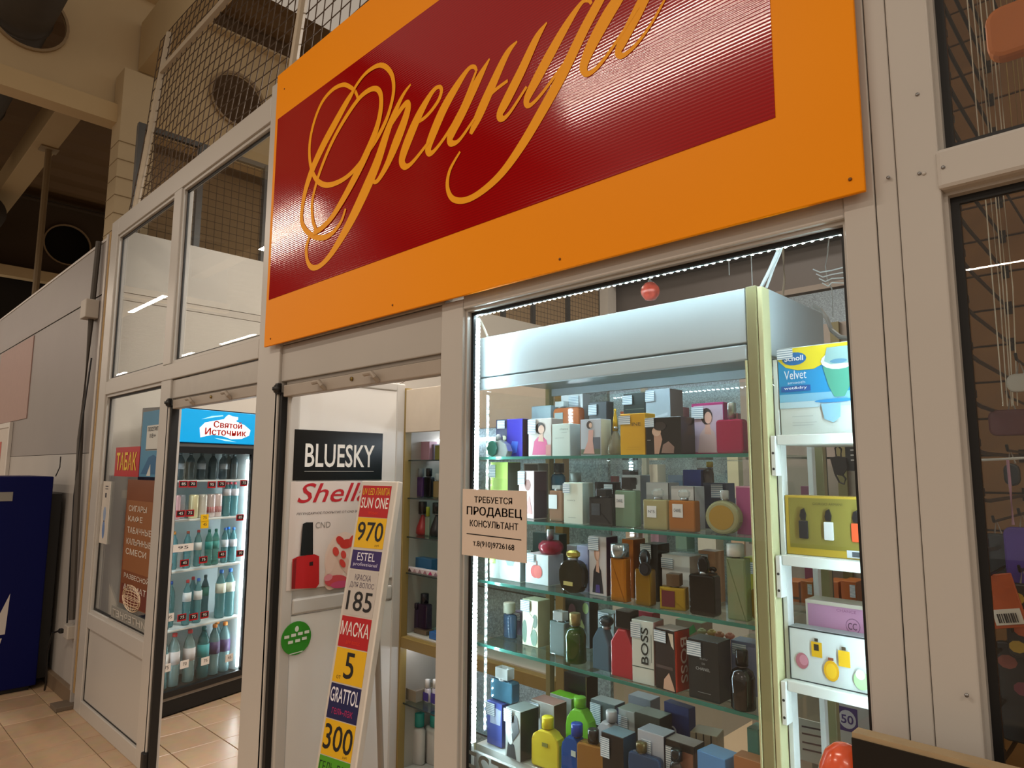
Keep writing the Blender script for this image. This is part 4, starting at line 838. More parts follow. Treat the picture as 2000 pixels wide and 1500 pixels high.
def bottle(label, x0, x1, yt, yb, S, body, cap, cx0, cx1, ct, kind='rect', d=None, y=None, rot=0.0, clear=0.35, capkind='cyl', capm=(0.25, 0.0), lab=None, labc='#d9dde0', opaque=False, neck=None, name='perfume_bottle', rough=0.06, txt=None, group='perfume goods in the window', ymax=0.40, rad=0.25):
    c_, y, w, h_ = place(x0, x1, yt, yb, S, y, 0.118, ymax)
    hc = atY((cx0+cx1)/2, ct, y).z-S; cw = atY(cx1, yt, y).x-atY(cx0, yt, y).x; cc = (atY(cx0, yt, y).x+atY(cx1, yt, y).x)/2-c_
    d = d or w*0.55
    e = empty(name, (c_, y+d/2, S+0.0006), rot); tag(e, label, 'bottle', group)
    bmm = M(body, 0.3, var=0.03) if opaque else liquid(body, clear, rough)
    if kind == 'rect':
        prism('body', rrect(-w/2, w/2, 0, h_, w*rad*0.5, 3), -d/2, d/2, bmm, e, min(0.004, d*0.2), False)
        if not opaque:
            prism('glass_base', rrect(-w/2+0.0005, w/2-0.0005, 0.0, h_*0.10, 0.002, 2), -d/2-0.0006, d/2+0.0006, glass((0.93, 0.97, 0.96), 1.5), e)
    elif kind == 'flask':
        pts = []
        for t in range(28):
            a = 2*math.pi*t/28; ca, sa = math.cos(a), math.sin(a)
            pts.append((w/2*math.copysign(abs(ca)**0.6, ca), h_/2+h_/2*math.copysign(abs(sa)**0.72, sa)))
        prism('body', pts, -d/2, d/2, bmm, e, 0.004)
    elif kind == 'jug':
        s = w/2; prism('body', [(-s*0.9, 0.0), (s*0.9, 0.0), (s, h_*0.06), (s, h_*0.68), (s*0.9, h_*0.82), (s*0.55, h_*0.93), (s*0.3, h_), (-s*0.3, h_), (-s*0.55, h_*0.93), (-s*0.9, h_*0.82), (-s, h_*0.68), (-s, h_*0.06)], -d/2, d/2, bmm, e, 0.005)
    elif kind == 'slant':
        s = w/2; prism('body', [(-s, 0), (s, 0), (s, h_*0.62), (s*0.35, h_), (-s*0.35, h_), (-s, h_*0.72)], -d/2, d/2, bmm, e, 0.004)
    elif kind == 'round': lathe('body', [(w*0.44, 0), (w*0.5, h_*0.03), (w*0.5, h_*0.9), (w*0.42, h_*0.97), (w*0.2, h_)], bmm, e, 24, (0, 0, 0), (0, 0, 0), d/w)
    elif kind == 'shoulder': lathe('body', [(w*0.46, 0), (w*0.5, h_*0.04), (w*0.48, h_*0.5), (w*0.5, h_*0.72), (w*0.42, h_*0.9), (w*0.22, h_*0.98), (w*0.16, h_)], bmm, e, 22)
    elif kind == 'apple': lathe('body', [(w*0.18, 0), (w*0.38, h_*0.04), (w*0.5, h_*0.42), (w*0.48, h_*0.7), (w*0.34, h_*0.95), (w*0.14, h_*0.97), (w*0.1, h_*0.88)], bmm, e, 22)
    elif kind == 'disc':
        prism('body', ellipse(0, h_/2, w/2, h_/2, 28), -d/2, d/2, bmm, e, 0.006); prism('liquid_disc', ellipse(0, h_/2, w*0.36, h_*0.36, 24), -d/2-0.001, d/2+0.001, liquid('#b3912f', 0.2), e)
        box('foot', -w*0.3, w*0.3, -d/2, d/2, -0.0004, h_*0.06, glass((0.9, 0.95, 0.93), 1.5), e)
    elif kind == 'tear': lathe('body', [(w*0.40, 0), (w*0.5, h_*0.10), (w*0.46, h_*0.35), (w*0.30, h_*0.65), (w*0.14, h_*0.9), (w*0.11, h_)], bmm, e, 22)
    cm = M(cap, capm[0], capm[1], var=0.04) if cap != 'clear' else liquid('#dfe6e6', 0.55)
    if cap:
        n0 = h_-0.0015; r = cw/2
        lathe('neck', [(min(r*0.7, w*0.22), h_-0.002), (min(r*0.7, w*0.22), h_+0.006)], STEEL, e, 12, (cc, 0, 0))
        n0 = h_+0.003
        if capkind == 'cyl': lathe('cap', [(r, n0), (r, hc-0.002), (r*0.9, hc)], cm, e, 18, (cc, 0, 0))
        elif capkind == 'box': box('cap', cc-r, cc+r, -min(r, d*0.45), min(r, d*0.45), n0, hc, cm, e, 0.0015)
        elif capkind == 'ball': m = (n0+hc)/2; q = (hc-n0)/2; lathe('cap', [(0, n0)]+[(r*math.sin(t*math.pi/8), m-q*math.cos(t*math.pi/8)) for t in range(1, 8)]+[(0, hc)], cm, e, 16, (cc, 0, 0))
        elif capkind == 'pebble': m = (n0+hc)/2; q = (hc-n0)/2; prism('cap', [(cc+r*x, m+q*z) for x, z in ((-0.75, -1), (0.75, -1), (1, -0.4), (0.95, 0.3), (0.55, 0.9), (-0.05, 1), (-0.7, 0.75), (-1, 0.1))], -d*0.22, d*0.22, cm, e, 0.004)
        elif capkind == 'stopper': lathe('cap', [(r*0.5, n0), (r, n0+(hc-n0)*0.35), (r, n0+(hc-n0)*0.75), (r*0.6, hc)], cm, e, 8, (cc, 0, 0), (0, 0, math.pi/8), 0.7, False)
        elif capkind == 'cone': lathe('cap', [(w*0.16, h_*0.93), (w*0.13, h_+(hc-h_)*0.4), (w*0.05, h_+(hc-h_)*0.85), (w*0.09, hc-0.004), (0, hc)], cm, e, 16)
    if lab:
        u0, v0, u1, v1 = lab; lb = box('label', -w/2+u0*w, -w/2+u1*w, -d/2-0.0022, -d/2-0.0008, v0*h_, v1*h_, M(labc, 0.45, var=0.03), e)
        if txt: text('lettering', txt, -w/2+(u0*0.85+u1*0.15)*w, -w/2+(u0*0.15+u1*0.85)*w, (v0*0.6+v1*0.4)*h_, (v0*0.35+v1*0.65)*h_, -d/2-0.003, M('#3a3d44', 0.5, var=0), lb)
    return e
def lady(hair, skin, dress, bg=None, s=1.0, ox_=0.5):
    """plain figure print: hair, face, shoulders, dress"""
    a = [('r', bg, 0.03, 0.03, 0.97, 0.97)] if bg else []
    return a+[('p', dress, [(ox_-0.34*s, 0.04), (ox_+0.36*s, 0.04), (ox_+0.22*s, 0.42), (ox_+0.08*s, 0.52), (ox_-0.1*s, 0.52), (ox_-0.26*s, 0.40)]),
              ('p', skin, [(ox_-0.10*s, 0.40), (ox_+0.12*s, 0.38), (ox_+0.07*s, 0.62), (ox_-0.06*s, 0.62)]), ('e', hair, ox_-0.02, 0.74, 0.19*s, 0.16), ('e', skin, ox_+0.03, 0.71, 0.12*s, 0.115)]
# ================================================================== GOODS ON THE TOP GLASS SHELF
S = SHELF[1]; TG = ('tag', 0.04, 0.74, 0.36, 0.97)
carton('glossy violet blue box at the left end of the top shelf', 971, 1018, 819, 889, S, '#3a35a8', 0.05, 0.20, 0.1, [('p', '#2b2f52', [(0.0, 0.0), (0.42, 0.0), (0.42, 1.0), (0.0, 1.0)]), ('e', '#c9c9b0', 0.3, 0.5, 0.1, 0.07), ('p', '#2f62d6', [(0.5, 0.05), (0.8, 0.12), (0.85, 0.4), (0.62, 0.42)]), ('tag', 0.08, 0.76, 0.36, 0.97)], side='#15172c', rough=0.12)
e = empty('perfume_bottle', (atY(968, 887, 0.15).x, 0.165, S+0.0006)); tag(e, 'faceted silver bottle with a teal disc in front of the violet box', 'bottle', 'perfume goods in the window')
prism('body', [(x+0.006, z) for x, z in ((-0.03, 0.0), (0.036, 0.0), (0.044, 0.018), (0.034, 0.040), (0.008, 0.054), (-0.018, 0.050), (-0.036, 0.02))], -0.012, 0.014, M('#c5ced0', 0.1, metal=0.7), e, 0.003)
prism('teal_disc', ellipse(-0.014, 0.027, 0.023, 0.026, 8), -0.02, -0.0125, M('#1d6a5c', 0.15), e, 0.002)
lathe('cap', [(0.012, 0), (0.012, 0.012), (0.006, 0.02)], STEEL, e, 10, (0.0, 0, 0.053))
carton('white box printed with a dark haired woman in a pink dress', 1032, 1077, 818, 892, S, '#d5d2cf', 0.055, 0.15, 0, lady('#2a211f', '#d9b5a4', '#cf5a8c', None, 1.1, 0.55)+[('r', '#c98d8a', 0.78, 0.02, 0.99, 0.3), ('tag', 0.02, 0.6, 0.36, 0.99)], side='#9a8c86')
carton('plain pale mint box in the middle left of the top shelf', 1078, 1113, 828, 892, S, '#cfdcd6', 0.05, 0.15, 0, [('t', '#6d7a78', 'chance', 0.5, 0.80, 0.95, 0.86, 0, 0), ('r', '#8d9a98', 0.55, 0.72, 0.85, 0.73), ('r', '#9aa7a4', 0.2, 0.55, 0.7, 0.56)], side='#b9c2c0')
bottle('copper bottle with clear cap standing above the pale mint box', 1080, 1131, 796, 826, S, '#b9673a', 'clear', 1083, 1100, 784, 'rect', 0.03, 0.29, 0, 0.15, 'box', lab=(0.08, 0.3, 0.4, 0.9), labc='#8a9694')
carton('tall white box with a price tag at the back of the top shelf', 1096, 1139, 771, 889, S, '#cdd0d2', 0.04, 0.335, 0, [('tag', 0.4, 0.80, 0.85, 0.97)], side='#b3b6ba')
carton('pale blue glassy box behind the pink dress print', 1038, 1076, 793, 889, S, '#9fb5bd', 0.04, 0.30, 0, [('r', '#7d98a2', 0.1, 0.7, 0.9, 0.72), ('r', '#3a6aa8', 0.5, 0.5, 0.95, 0.6)])
carton('box printed with a woman in a long blush dress outdoors', 1134, 1174, 819, 890, S, '#b9bfc9', 0.05, 0.15, 0, [('r', '#57604a', 0.03, 0.03, 0.97, 0.18), ('r', '#5a5f6a', 0.6, 0.18, 0.97, 0.5), ('p', '#cf9f95', [(0.15, 0.06), (0.7, 0.05), (0.62, 0.4), (0.66, 0.7), (0.42, 0.7), (0.38, 0.4)]), ('e', '#3c2a22', 0.46, 0.84, 0.14, 0.11), ('e', '#d9b59f', 0.52, 0.83, 0.08, 0.07)], side='#c9c3a8')
carton('dark grey box with a price tag behind the blush dress print', 1151, 1185, 785, 889, S, '#3b4248', 0.04, 0.31, 0, [('tag', 0.02, 0.76, 0.5, 0.95), ('e', '#8f9698', 0.5, 0.6, 0.4, 0.06)])
bottle('clear teardrop bottle with long gold neck', 1182, 1211, 838, 890, S, '#b9b7a2', '#d6b43a', 1190, 1203, 797, 'tear', 0.03, 0.16, 0, 0.62, 'cone', (0.25, 0.6))
carton('bright yellow box with black lettering', 1212, 1261, 808, 892, S, '#d9a51c', 0.05, 0.14, 0, [('t', '#3a2f12', 'INE', 0.52, 0.70, 0.86, 0.78, 0, 0), ('r', '#b98a18', 0.3, 0.18, 0.8, 0.185), ('r', '#b98a18', 0.25, 0.13, 0.85, 0.135), ('tag', -0.02, 0.74, 0.45, 0.95)], side='#b98a1a')
carton('dark box with a tag standing behind the yellow box', 1219, 1262, 768, 889, S, '#23302e', 0.045, 0.28, 0, [('tag', 0.0, 0.82, 0.45, 0.97), ('r', '#5d6a5a', 0.1, 0.74, 0.95, 0.75)])
carton('silver white wrinkled box rising behind the black portrait box', 1263, 1311, 760, 889, S, '#a9b7c2', 0.07, 0.27, 0, [('tag', 0.02, 0.82, 0.4, 0.97), ('p', '#c2ced6', [(0.1, 0.5), (0.9, 0.6), (0.9, 0.64), (0.1, 0.56)])], side='#6a605c')
carton('wide black box with a pale portrait of a woman', 1262, 1331, 815, 890, S, '#14120f', 0.07, 0.13, 0, [('p', '#b98f7a', [(0.25, 0.02), (0.38, 0.02), (0.48, 0.4), (0.42, 0.62), (0.24, 0.55)]), ('e', '#cfae9a', 0.32, 0.62, 0.13, 0.13), ('p', '#8d6f63', [(0.45, 0.04), (0.8, 0.03), (0.82, 0.2), (0.66, 0.35), (0.5, 0.26)]), ('e', '#2a1f1a', 0.42, 0.76, 0.18, 0.12), ('r', '#6d6a66', 0.05, 0.38, 0.16, 0.4), ('tag', 0.01, 0.74, 0.27, 0.98)], side='#16130f', rough=0.15)
carton('magenta edged box printed with a woman in profile', 1353, 1416, 787, 888, S, '#a8356f', 0.05, 0.22, 0, [('r', '#bda9bd', 0.07, 0.05, 0.98, 0.95)]+lady('#2d2326', '#d6ab9d', '#cdb3b3', None, 0.95, 0.5)+[('tag', 0.02, 0.70, 0.40, 0.93)], side='#8f2a5c')
bottle('pink perfume bottle with silver cap at the right end of the top shelf', 1399, 1452, 819, 889, S, '#b5305c', '#a9b3b3', 1416, 1432, 786, 'rect', 0.03, 0.14, 0, 0.2, 'cyl', (0.2, 0.7))
bottle('tiny dark bottle beside the cabinet corner on the top shelf', 1452, 1463, 858, 888, S, '#2a2a30', '#1d1d20', 1454, 1461, 845, 'rect', 0.012, 0.2)
# ================================================================== SECOND SHELF
S = SHELF[2]
carton('lime green box at the left end of the second shelf', 957, 991, 903, 1000, S, '#9fb95e', 0.06, 0.30, 0, [('r', '#8da650', 0.2, 0.1, 0.95, 0.7), ('tag', 0.0, 0.72, 0.35, 0.95)], side='#3e4a36')
carton('pale pink box with a violet side above the paper notice', 1013, 1043, 920, 1012, S, '#d8c3c6', 0.06, 0.18, 0, [('e', '#8a5a52', 0.6, 0.7, 0.2, 0.12), ('p', '#c98f8c', [(0.3, 0.1), (0.9, 0.1), (0.7, 0.5)]), ('tag', 0.0, 0.7, 0.45, 0.99)], side='#5a4252')
carton('mottled box standing behind the pale pink box', 1022, 1052, 905, 1000, S, '#8f8d86', 0.05, 0.32, 0, [('r', '#4a4640', 0.1, 0.85, 0.95, 0.97)])
bottle('narrow clear bottle with an amber stripe and white sticker', 1072, 1099, 958, 1019, S, '#b98f74', 'clear', 1077, 1094, 948, 'rect', 0.025, 0.16, 0, 0.5, 'box', lab=(0.02, 0.4, 0.62, 0.85), labc='#d7dfe2')
carton('tall cream white box on the second shelf', 1101, 1138, 943, 1024, S, '#dbe2d6', 0.05, 0.13, 0, [('t', '#6a6f6c', 'CHANCE', 0.25, 0.55, 0.65, 0.58, 0, 0), ('r', '#a2aaa4', 0.25, 0.14, 0.65, 0.15), ('tag', 0.02, 0.74, 0.38, 0.97)], side='#a8b9b2')
bottle('grey capped slim bottle rising behind the cream white box', 1108, 1130, 943, 1015, S, '#8fa0a0', '#97a09e', 1110, 1128, 923, 'rect', 0.025, 0.26)
bottle('blue green bottle with dark cap at the back of the second shelf', 1072, 1098, 925, 1010, S, '#1f5f78', '#16262a', 1078, 1094, 905, 'round', 0.03, 0.33, 0, 0.15)
bottle('small black square bottle with a white framed print', 1150, 1196, 972, 1025, S, '#0c0d0e', '#0f0f10', 1163, 1182, 956, 'rect', 0.035, 0.13, 0, 0.02, 'box', lab=(0.14, 0.36, 0.50, 0.78), labc='#23262a', rad=0.05, txt='COCO')
carton('black box behind the small black bottle', 1162, 1203, 942, 1012, S, '#17181b', 0.04, 0.235, 0, [('tag', 0.5, 0.72, 0.9, 0.95), ('r', '#8d9499', 0.3, 0.82, 0.85, 0.84)], rough=0.15)
bottle('square green tinted bottle with black cap and white label', 1201, 1241, 958, 1027, S, '#9fc0a4', '#141414', 1212, 1231, 933, 'rect', 0.03, 0.14, 0, 0.6, 'box', lab=(0.06, 0.52, 0.50, 0.88), txt='CHANEL', rad=0.12)
carton('white box with black slots behind the green tinted bottle', 1216, 1252, 928, 1016, S, '#c9cdd0', 0.05, 0.235, 0, [('r', '#15181a', 0.42+0.16*k, 0.80, 0.50+0.16*k, 0.94) for k in range(3)], side='#9aa4ac')
carton('white box behind the pale yellow square bottle', 1263, 1309, 943, 1022, S, '#d2d7dc', 0.05, 0.215, 0, [('r', '#2a2d32', 0.95, 0.0, 1.0, 1.0), ('r', '#9aa3aa', 0.2, 0.6, 0.7, 0.61)], side='#b5bcc4')
bottle('pale yellow square bottle with a clear stopper', 1256, 1303, 976, 1033, S, '#c9c08d', 'clear', 1269, 1290, 955, 'rect', 0.03, 0.13, 0, 0.5, 'stopper', lab=(0.2, 0.4, 0.58, 0.78), txt='N°5', rad=0.12)
carton('white box with a black edge behind the amber bottle', 1312, 1359, 950, 1035, S, '#d5d9dd', 0.05, 0.185, 0, [('r', '#1c2024', 0.96, 0.0, 1.0, 1.0)], side='#c3ccd2')
bottle('amber square bottle with a clear stopper and white label', 1306, 1357, 978, 1035, S, '#b5701f', 'clear', 1320, 1341, 957, 'rect', 0.03, 0.13, 0, 0.22, 'stopper', lab=(0.18, 0.45, 0.58, 0.88), txt='CHANEL', rad=0.12)
carton('small navy box perched behind the amber bottle', 1336, 1371, 918, 1020, S, '#27418c', 0.05, 0.33, 0, None, side='#1b2f66')
bottle('brown bottle with a gold top behind the round bottle', 1371, 1392, 915, 1015, S, '#4a3a32', '#b79a3a', 1376, 1388, 902, 'round', 0.025, 0.34, 0, 0.1)
carton('slate blue box with a tag behind the round bottle', 1375, 1420, 944, 1025, S, '#2c3a55', 0.05, 0.26, 0, [('tag', 0.40, 0.68, 0.90, 0.97)])
bottle('round disc bottle of clear glass with golden liquid', 1377, 1444, 978, 1045, S, '#c3c79a', 'clear', 1402, 1418, 958, 'disc', 0.028, 0.13, 0, 0.45, 'cyl')
carton('magenta pink box at the right end of the second shelf', 1440, 1470, 950, 1047, S, '#b05590', 0.05, 0.17, 0, [('r', '#d9a3c4', 0.02, 0.97, 0.98, 1.0), ('r', '#d9a3c4', 0.0, 0.0, 0.05, 1.0)], side='#8f3f74')
# ================================================================== THIRD SHELF
S = SHELF[3]
carton('white box with a gem drawing and lime edge under the notice', 956, 1016, 1075, 1132, S, '#cfd9d6', 0.05, 0.22, 0, [('r', '#a4cf5e', 0.0, 0.5, 0.2, 1.0), ('p', '#8aa6ad', [(0.5, 0.75), (0.85, 0.75), (0.78, 0.5), (0.6, 0.5)]), ('p', '#e3cfc0', [(0.6, 0.3), (0.72, 0.45), (0.85, 0.3), (0.72, 0.18)])], side='#9fb0b4')
o_ab = carton('white box printed with a red apple', 1026, 1071, 1083, 1145, S, '#d6dee0', 0.07, 0.17, 0, [('e', '#cf4c46', 0.44, 0.42, 0.2, 0.22), ('e', '#d95f56', 0.56, 0.42, 0.18, 0.22), ('r', '#8a5a52', 0.48, 0.62, 0.53, 0.78), ('tag', 0.08, 0.72, 0.42, 0.99)], side='#b4c0cc', topc='#d8c3c9')
zt = S+max(v.co.z for v in o_ab.data.vertices)
bottle('pink apple shaped bottle standing on the apple box', 1048, 1086, 1056, 1086, zt+0.0006, '#b8364e', '#aeb4b6', 1060, 1071, 1035, 'apple', None, 0.185, 0, 0.35, 'cyl', (0.2, 0.7))
carton('dark teal box behind the apple shaped bottle', 1040, 1092, 1042, 1135, S, '#22403f', 0.04, 0.33, 0, None)
bottle('oval flask of dark glass with gold cap', 1092, 1136, 1095, 1152, S, '#2c2a1c', '#c9b458', 1102, 1124, 1076, 'flask', 0.03, 0.13, 0, 0.25, 'stopper', (0.25, 0.6), lab=(0.22, 0.22, 0.62, 0.34), labc='#b8a75a')
carton('narrow lavender box between the flask and the violet box', 1127, 1149, 1066, 1150, S, '#a3a6c6', 0.05, 0.175, 0, [('r', '#5a6aa8', 0.1, 0.45, 0.9, 0.6), ('p', '#b995a0', [(0.2, 0.05), (0.8, 0.05), (0.7, 0.4), (0.3, 0.4)])], side='#7f86b0')
carton('pale grey box behind the oval flask', 1107, 1126, 1065, 1140, S, '#aab4bd', 0.05, 0.255, 0, None)
carton('violet sided box printed with a blonde woman', 1151, 1185, 1048, 1160, S, '#cdd0d8', 0.055, 0.155, 0, lady('#b8907a', '#d9b5a5', '#20222e', None, 0.9, 0.5)+[('p', '#4a3c8c', [(0.38, 0.05), (0.66, 0.05), (0.62, 0.18), (0.42, 0.18)]), ('tag', 0.02, 0.76, 0.62, 0.98)], side='#3a2a55')
bottle('amber rectangular bottle with tall silver cap', 1192, 1222, 1091, 1163, S, '#b9741c', '#9ea5a6', 1190, 1220, 1063, 'rect', 0.028, 0.12, 0, 0.25, 'cyl', (0.2, 0.8), rad=0.1)
carton('orange box behind the amber rectangular bottle', 1216, 1238, 1054, 1163, S, '#d07a24', 0.06, 0.185, 0, None, side='#a8581a')
bottle('amber bottle with a black disc and round black cap', 1240, 1270, 1112, 1175, S, '#8f6a18', '#0e0e10', 1243, 1263, 1074, 'rect', 0.03, 0.12, 0, 0.25, 'ball')
e = empty('perfume_medallion', (atY(1254, 1111, 0.10).x, 0.1135, atY(1254, 1111, 0.11).z)); tag(e, 'round black medallion on the front of the amber bottle', 'medallion', 'perfume goods in the window')
prism('disc', ellipse(0, 0, 0.017, 0.017, 18), -0.003, 0.003, M('#101114', 0.25), e, 0.001); prism('rim', ellipse(0, 0, 0.012, 0.012, 18), -0.0042, -0.0032, M('#22252c', 0.2), e)
carton('tall black box with a white tag on the third shelf', 1255, 1286, 1063, 1176, S, '#1a2428', 0.06, 0.19, 0, [('tag', -0.02, 0.74, 0.66, 0.99)], side='#141b1e', rough=0.15)
carton('square white box on the third shelf behind the burgundy label', 1294, 1349, 1085, 1183, S, '#d3d9da', 0.06, 0.20, 0, [('r', '#b3bdc0', 0.35, 0.5, 0.95, 0.505), ('tag', 0.02, 0.72, 0.44, 0.93)], side='#b0a49e')
bottle('small gold bottle with brown cap and burgundy label', 1288, 1333, 1148, 1187, S, '#c3a22e', '#5a4632', 1299, 1322, 1122, 'rect', 0.035, 0.125, 0.25, 0.35, 'box', lab=(0.10, 0.15, 0.60, 0.85), labc='#5c1a24', rad=0.05)
bottle('black bottle in clear glass with a pebble shaped cap', 1346, 1396, 1124, 1195, S, '#0f1213', '#0b0b0d', 1357, 1378, 1088, 'rect', 0.035, 0.12, 0, 0.06, 'pebble', rad=0.2)
bottle('small black bottle peeping behind the pebble capped one', 1380, 1397, 1120, 1180, S, '#14100f', '#0d0d0e', 1381, 1396, 1108, 'rect', 0.02, 0.24, 0, 0.1, 'pebble')
carton('peach coloured box with a tag', 1367, 1400, 1077, 1192, S, '#c99a78', 0.05, 0.275, 0, [('tag', 0.02, 0.68, 0.62, 0.94)], side='#b8835f')
bottle('tall clear pale green bottle with white cap', 1421, 1459, 1091, 1205, S, '#aebf9a', '#d3dada', 1415, 1447, 1063, 'rect', 0.03, 0.13, 0, 0.55, 'cyl', rad=0.1)
carton('yellow green box by the right end of the third shelf', 1456, 1482, 1090, 1200, S, '#b9b845', 0.05, 0.26, 0, [('tag', 0.1, 0.70, 0.8, 0.92)], side='#c3c67a', cat='box')
bottle('golden round bottle half hidden by the cabinet corner', 1461, 1490, 1150, 1208, S, '#b58f3a', 'clear', 1468, 1480, 1140, 'disc', 0.025, 0.165, 0, 0.2)
# ================================================================== FOURTH SHELF
S = SHELF[4]
bottle('blue glass bottle with silver cap at the back left of the fourth shelf', 978, 1002, 1200, 1258, S, '#3a5a78', '#b5b9a8', 980, 997, 1178, 'round', 0.03, 0.28, 0, 0.3)
carton('cream box with a green floral pattern', 1020, 1051, 1172, 1270, S, '#cbcfb2', 0.055, 0.19, 0, [('e', '#5c7a6a', 0.15, 0.3, 0.15, 0.25), ('e', '#6a8a78', 0.75, 0.2, 0.2, 0.18), ('e', '#55705f', 0.8, 0.55, 0.15, 0.15), ('p', '#d6d9b8', [(0.25, 0.62), (0.45, 0.72), (0.75, 0.6), (0.6, 0.3), (0.5, 0.22), (0.4, 0.35)]), ('tag', -0.05, 0.74, 0.52, 0.98)], side='#bfbf9a')
carton('small violet grey box beside the floral box', 1002, 1019, 1195, 1262, S, '#6f6a86', 0.05, 0.27, 0, [('tag', 0.1, 0.65, 0.9, 0.95)])
bottle('grey frosted square bottle with clear cap', 1073, 1103, 1215, 1281, S, '#8ea3a6', 'clear', 1079, 1098, 1195, 'rect', 0.03, 0.17, 0, 0.25, 'box', rad=0.1)
bottle('green ribbed bottle with champagne coloured neck', 1100, 1134, 1225, 1291, S, '#2c4a12', '#a89a6c', 1107, 1124, 1199, 'shoulder', None, 0.14, 0, 0.12, 'cyl', (0.3, 0.5))
carton('dark picture box with a pale hand print', 1104, 1152, 1172, 1258, S, '#17231f', 0.045, 0.29, 0, [('p', '#9aa86a', [(0.55, 0.2), (0.75, 0.2), (0.8, 0.45), (0.68, 0.6), (0.6, 0.45)]), ('e', '#6b4a52', 0.3, 0.75, 0.15, 0.15), ('e', '#7f9a4a', 0.85, 0.85, 0.12, 0.12)])
bottle('blue angular bottle with a round dark cap', 1157, 1190, 1228, 1299, S, '#5f7f94', '#27343c', 1166, 1190, 1204, 'slant', 0.03, 0.14, 0, 0.3, 'ball')
carton('white tagged carton behind the blue angular bottle', 1168, 1200, 1196, 1280, S, '#9fb0b4', 0.04, 0.30, 0, [('tag', 0.1, 0.8, 0.75, 0.99)])
bottle('coral red canister with black cap', 1193, 1236, 1230, 1309, S, '#a8303a', '#101212', 1201, 1230, 1194, 'slant', 0.045, 0.125, 0, 0.02, 'box', opaque=True)
carton('white box with BOSS written upwards in black', 1236, 1277, 1213, 1325, S, '#d2dcd8', 0.055, 0.122, 0.06, [('t', '#1c2422', 'BOSS', 0.46, 0.32, 0.80, 0.90, 1, 0.014), ('r', '#4a5f58', 0.0, 0.25, 1.0, 0.265), ('r', '#8a9692', 0.88, 0.36, 0.91, 0.8), ('tag', 0.0, 0.72, 0.44, 0.96)], side='#c48f8a', topc='#b9c4c0')
carton('dark picture box with a red side reading BOSS', 1279, 1321, 1230, 1341, S, '#2a2220', 0.06, 0.118, -0.12, [('p', '#c9a58e', [(0.4, 0.02), (0.98, 0.02), (0.9, 0.12), (0.7, 0.3), (0.45, 0.18)]), ('r', '#4a3a34', 0.05, 0.35, 0.9, 0.4), ('p', '#d9d4c8', [(0.7, 0.95), (0.95, 0.95), (0.97, 0.7), (0.85, 0.75)]), ('tag', 0.02, 0.78, 0.62, 0.97), ('R', 't', '#e0c8bc', 'BOSS', 0.30, 0.14, 0.72, 0.88, -1, 0.008)], side='#a5321f', topc='#b9a8a0', ymin=0.125)
carton('large charcoal box with silver lettering CHANEL', 1346, 1406, 1252, 1362, S, '#262b2e', 0.06, 0.118, 0, [('t', '#8f989a', 'BLEU', 0.42, 0.68, 0.66, 0.71, 0, 0), ('t', '#8f989a', 'DE', 0.48, 0.60, 0.58, 0.63, 0, 0), ('t', '#a4adb0', 'CHANEL', 0.28, 0.50, 0.74, 0.55, 0, 0.004), ('r', '#7d8689', 0.3, 0.12, 0.72, 0.13), ('tag', 0.0, 0.72, 0.46, 0.96)], side='#1b1f22', topc='#4a4f52')
e_fl = carton('pink gift box with a flower top behind the charcoal box', 1362, 1432, 1250, 1300, S, '#c9a8a6', 0.05, 0.27, 0, None, topc='#d0a89a')
zz = max(v.co.z for v in e_fl.data.vertices)
for k, (a, c_) in enumerate(((-0.045, '#b9b58a'), (-0.02, '#cfae6a'), (0.005, '#d08a6a'), (0.03, '#c97a66'))):
    lathe('silk_flower', [(0, 0), (0.008, 0.002), (0.013, 0.009), (0.010, 0.014), (0.004, 0.012), (0.006, 0.017), (0, 0.016)], M(c_, 0.7), e_fl, 10, (a, 0.02+0.006*(k % 2), zz))
bottle('black glass bottle with ribbed silver highlights at the fourth shelf end', 1424, 1469, 1306, 1380, S, '#0d0f10', '#17191a', 1432, 1455, 1272, 'shoulder', None, 0.118, 0, 0.05, 'cyl', (0.15, 0.3))
carton('lavender blue box behind the black glass bottle', 1430, 1482, 1255, 1352, S, '#8b92b4', 0.05, 0.225, 0, [('tag', 0.1, 0.74, 0.62, 0.95)], side='#6a6f96')
carton('flat red box at the back of the fourth shelf', 1238, 1276, 1195, 1262, S, '#a8283c', 0.04, 0.34, 0, None)
carton('low green and tan dish box at the back of the fourth shelf', 1320, 1372, 1214, 1262, S, '#a38f7c', 0.06, 0.36, 0, [('p', '#3f9a52', [(0.1, 0.6), (0.7, 0.95), (0.8, 0.8), (0.3, 0.55)])], topc='#4f9a5c')
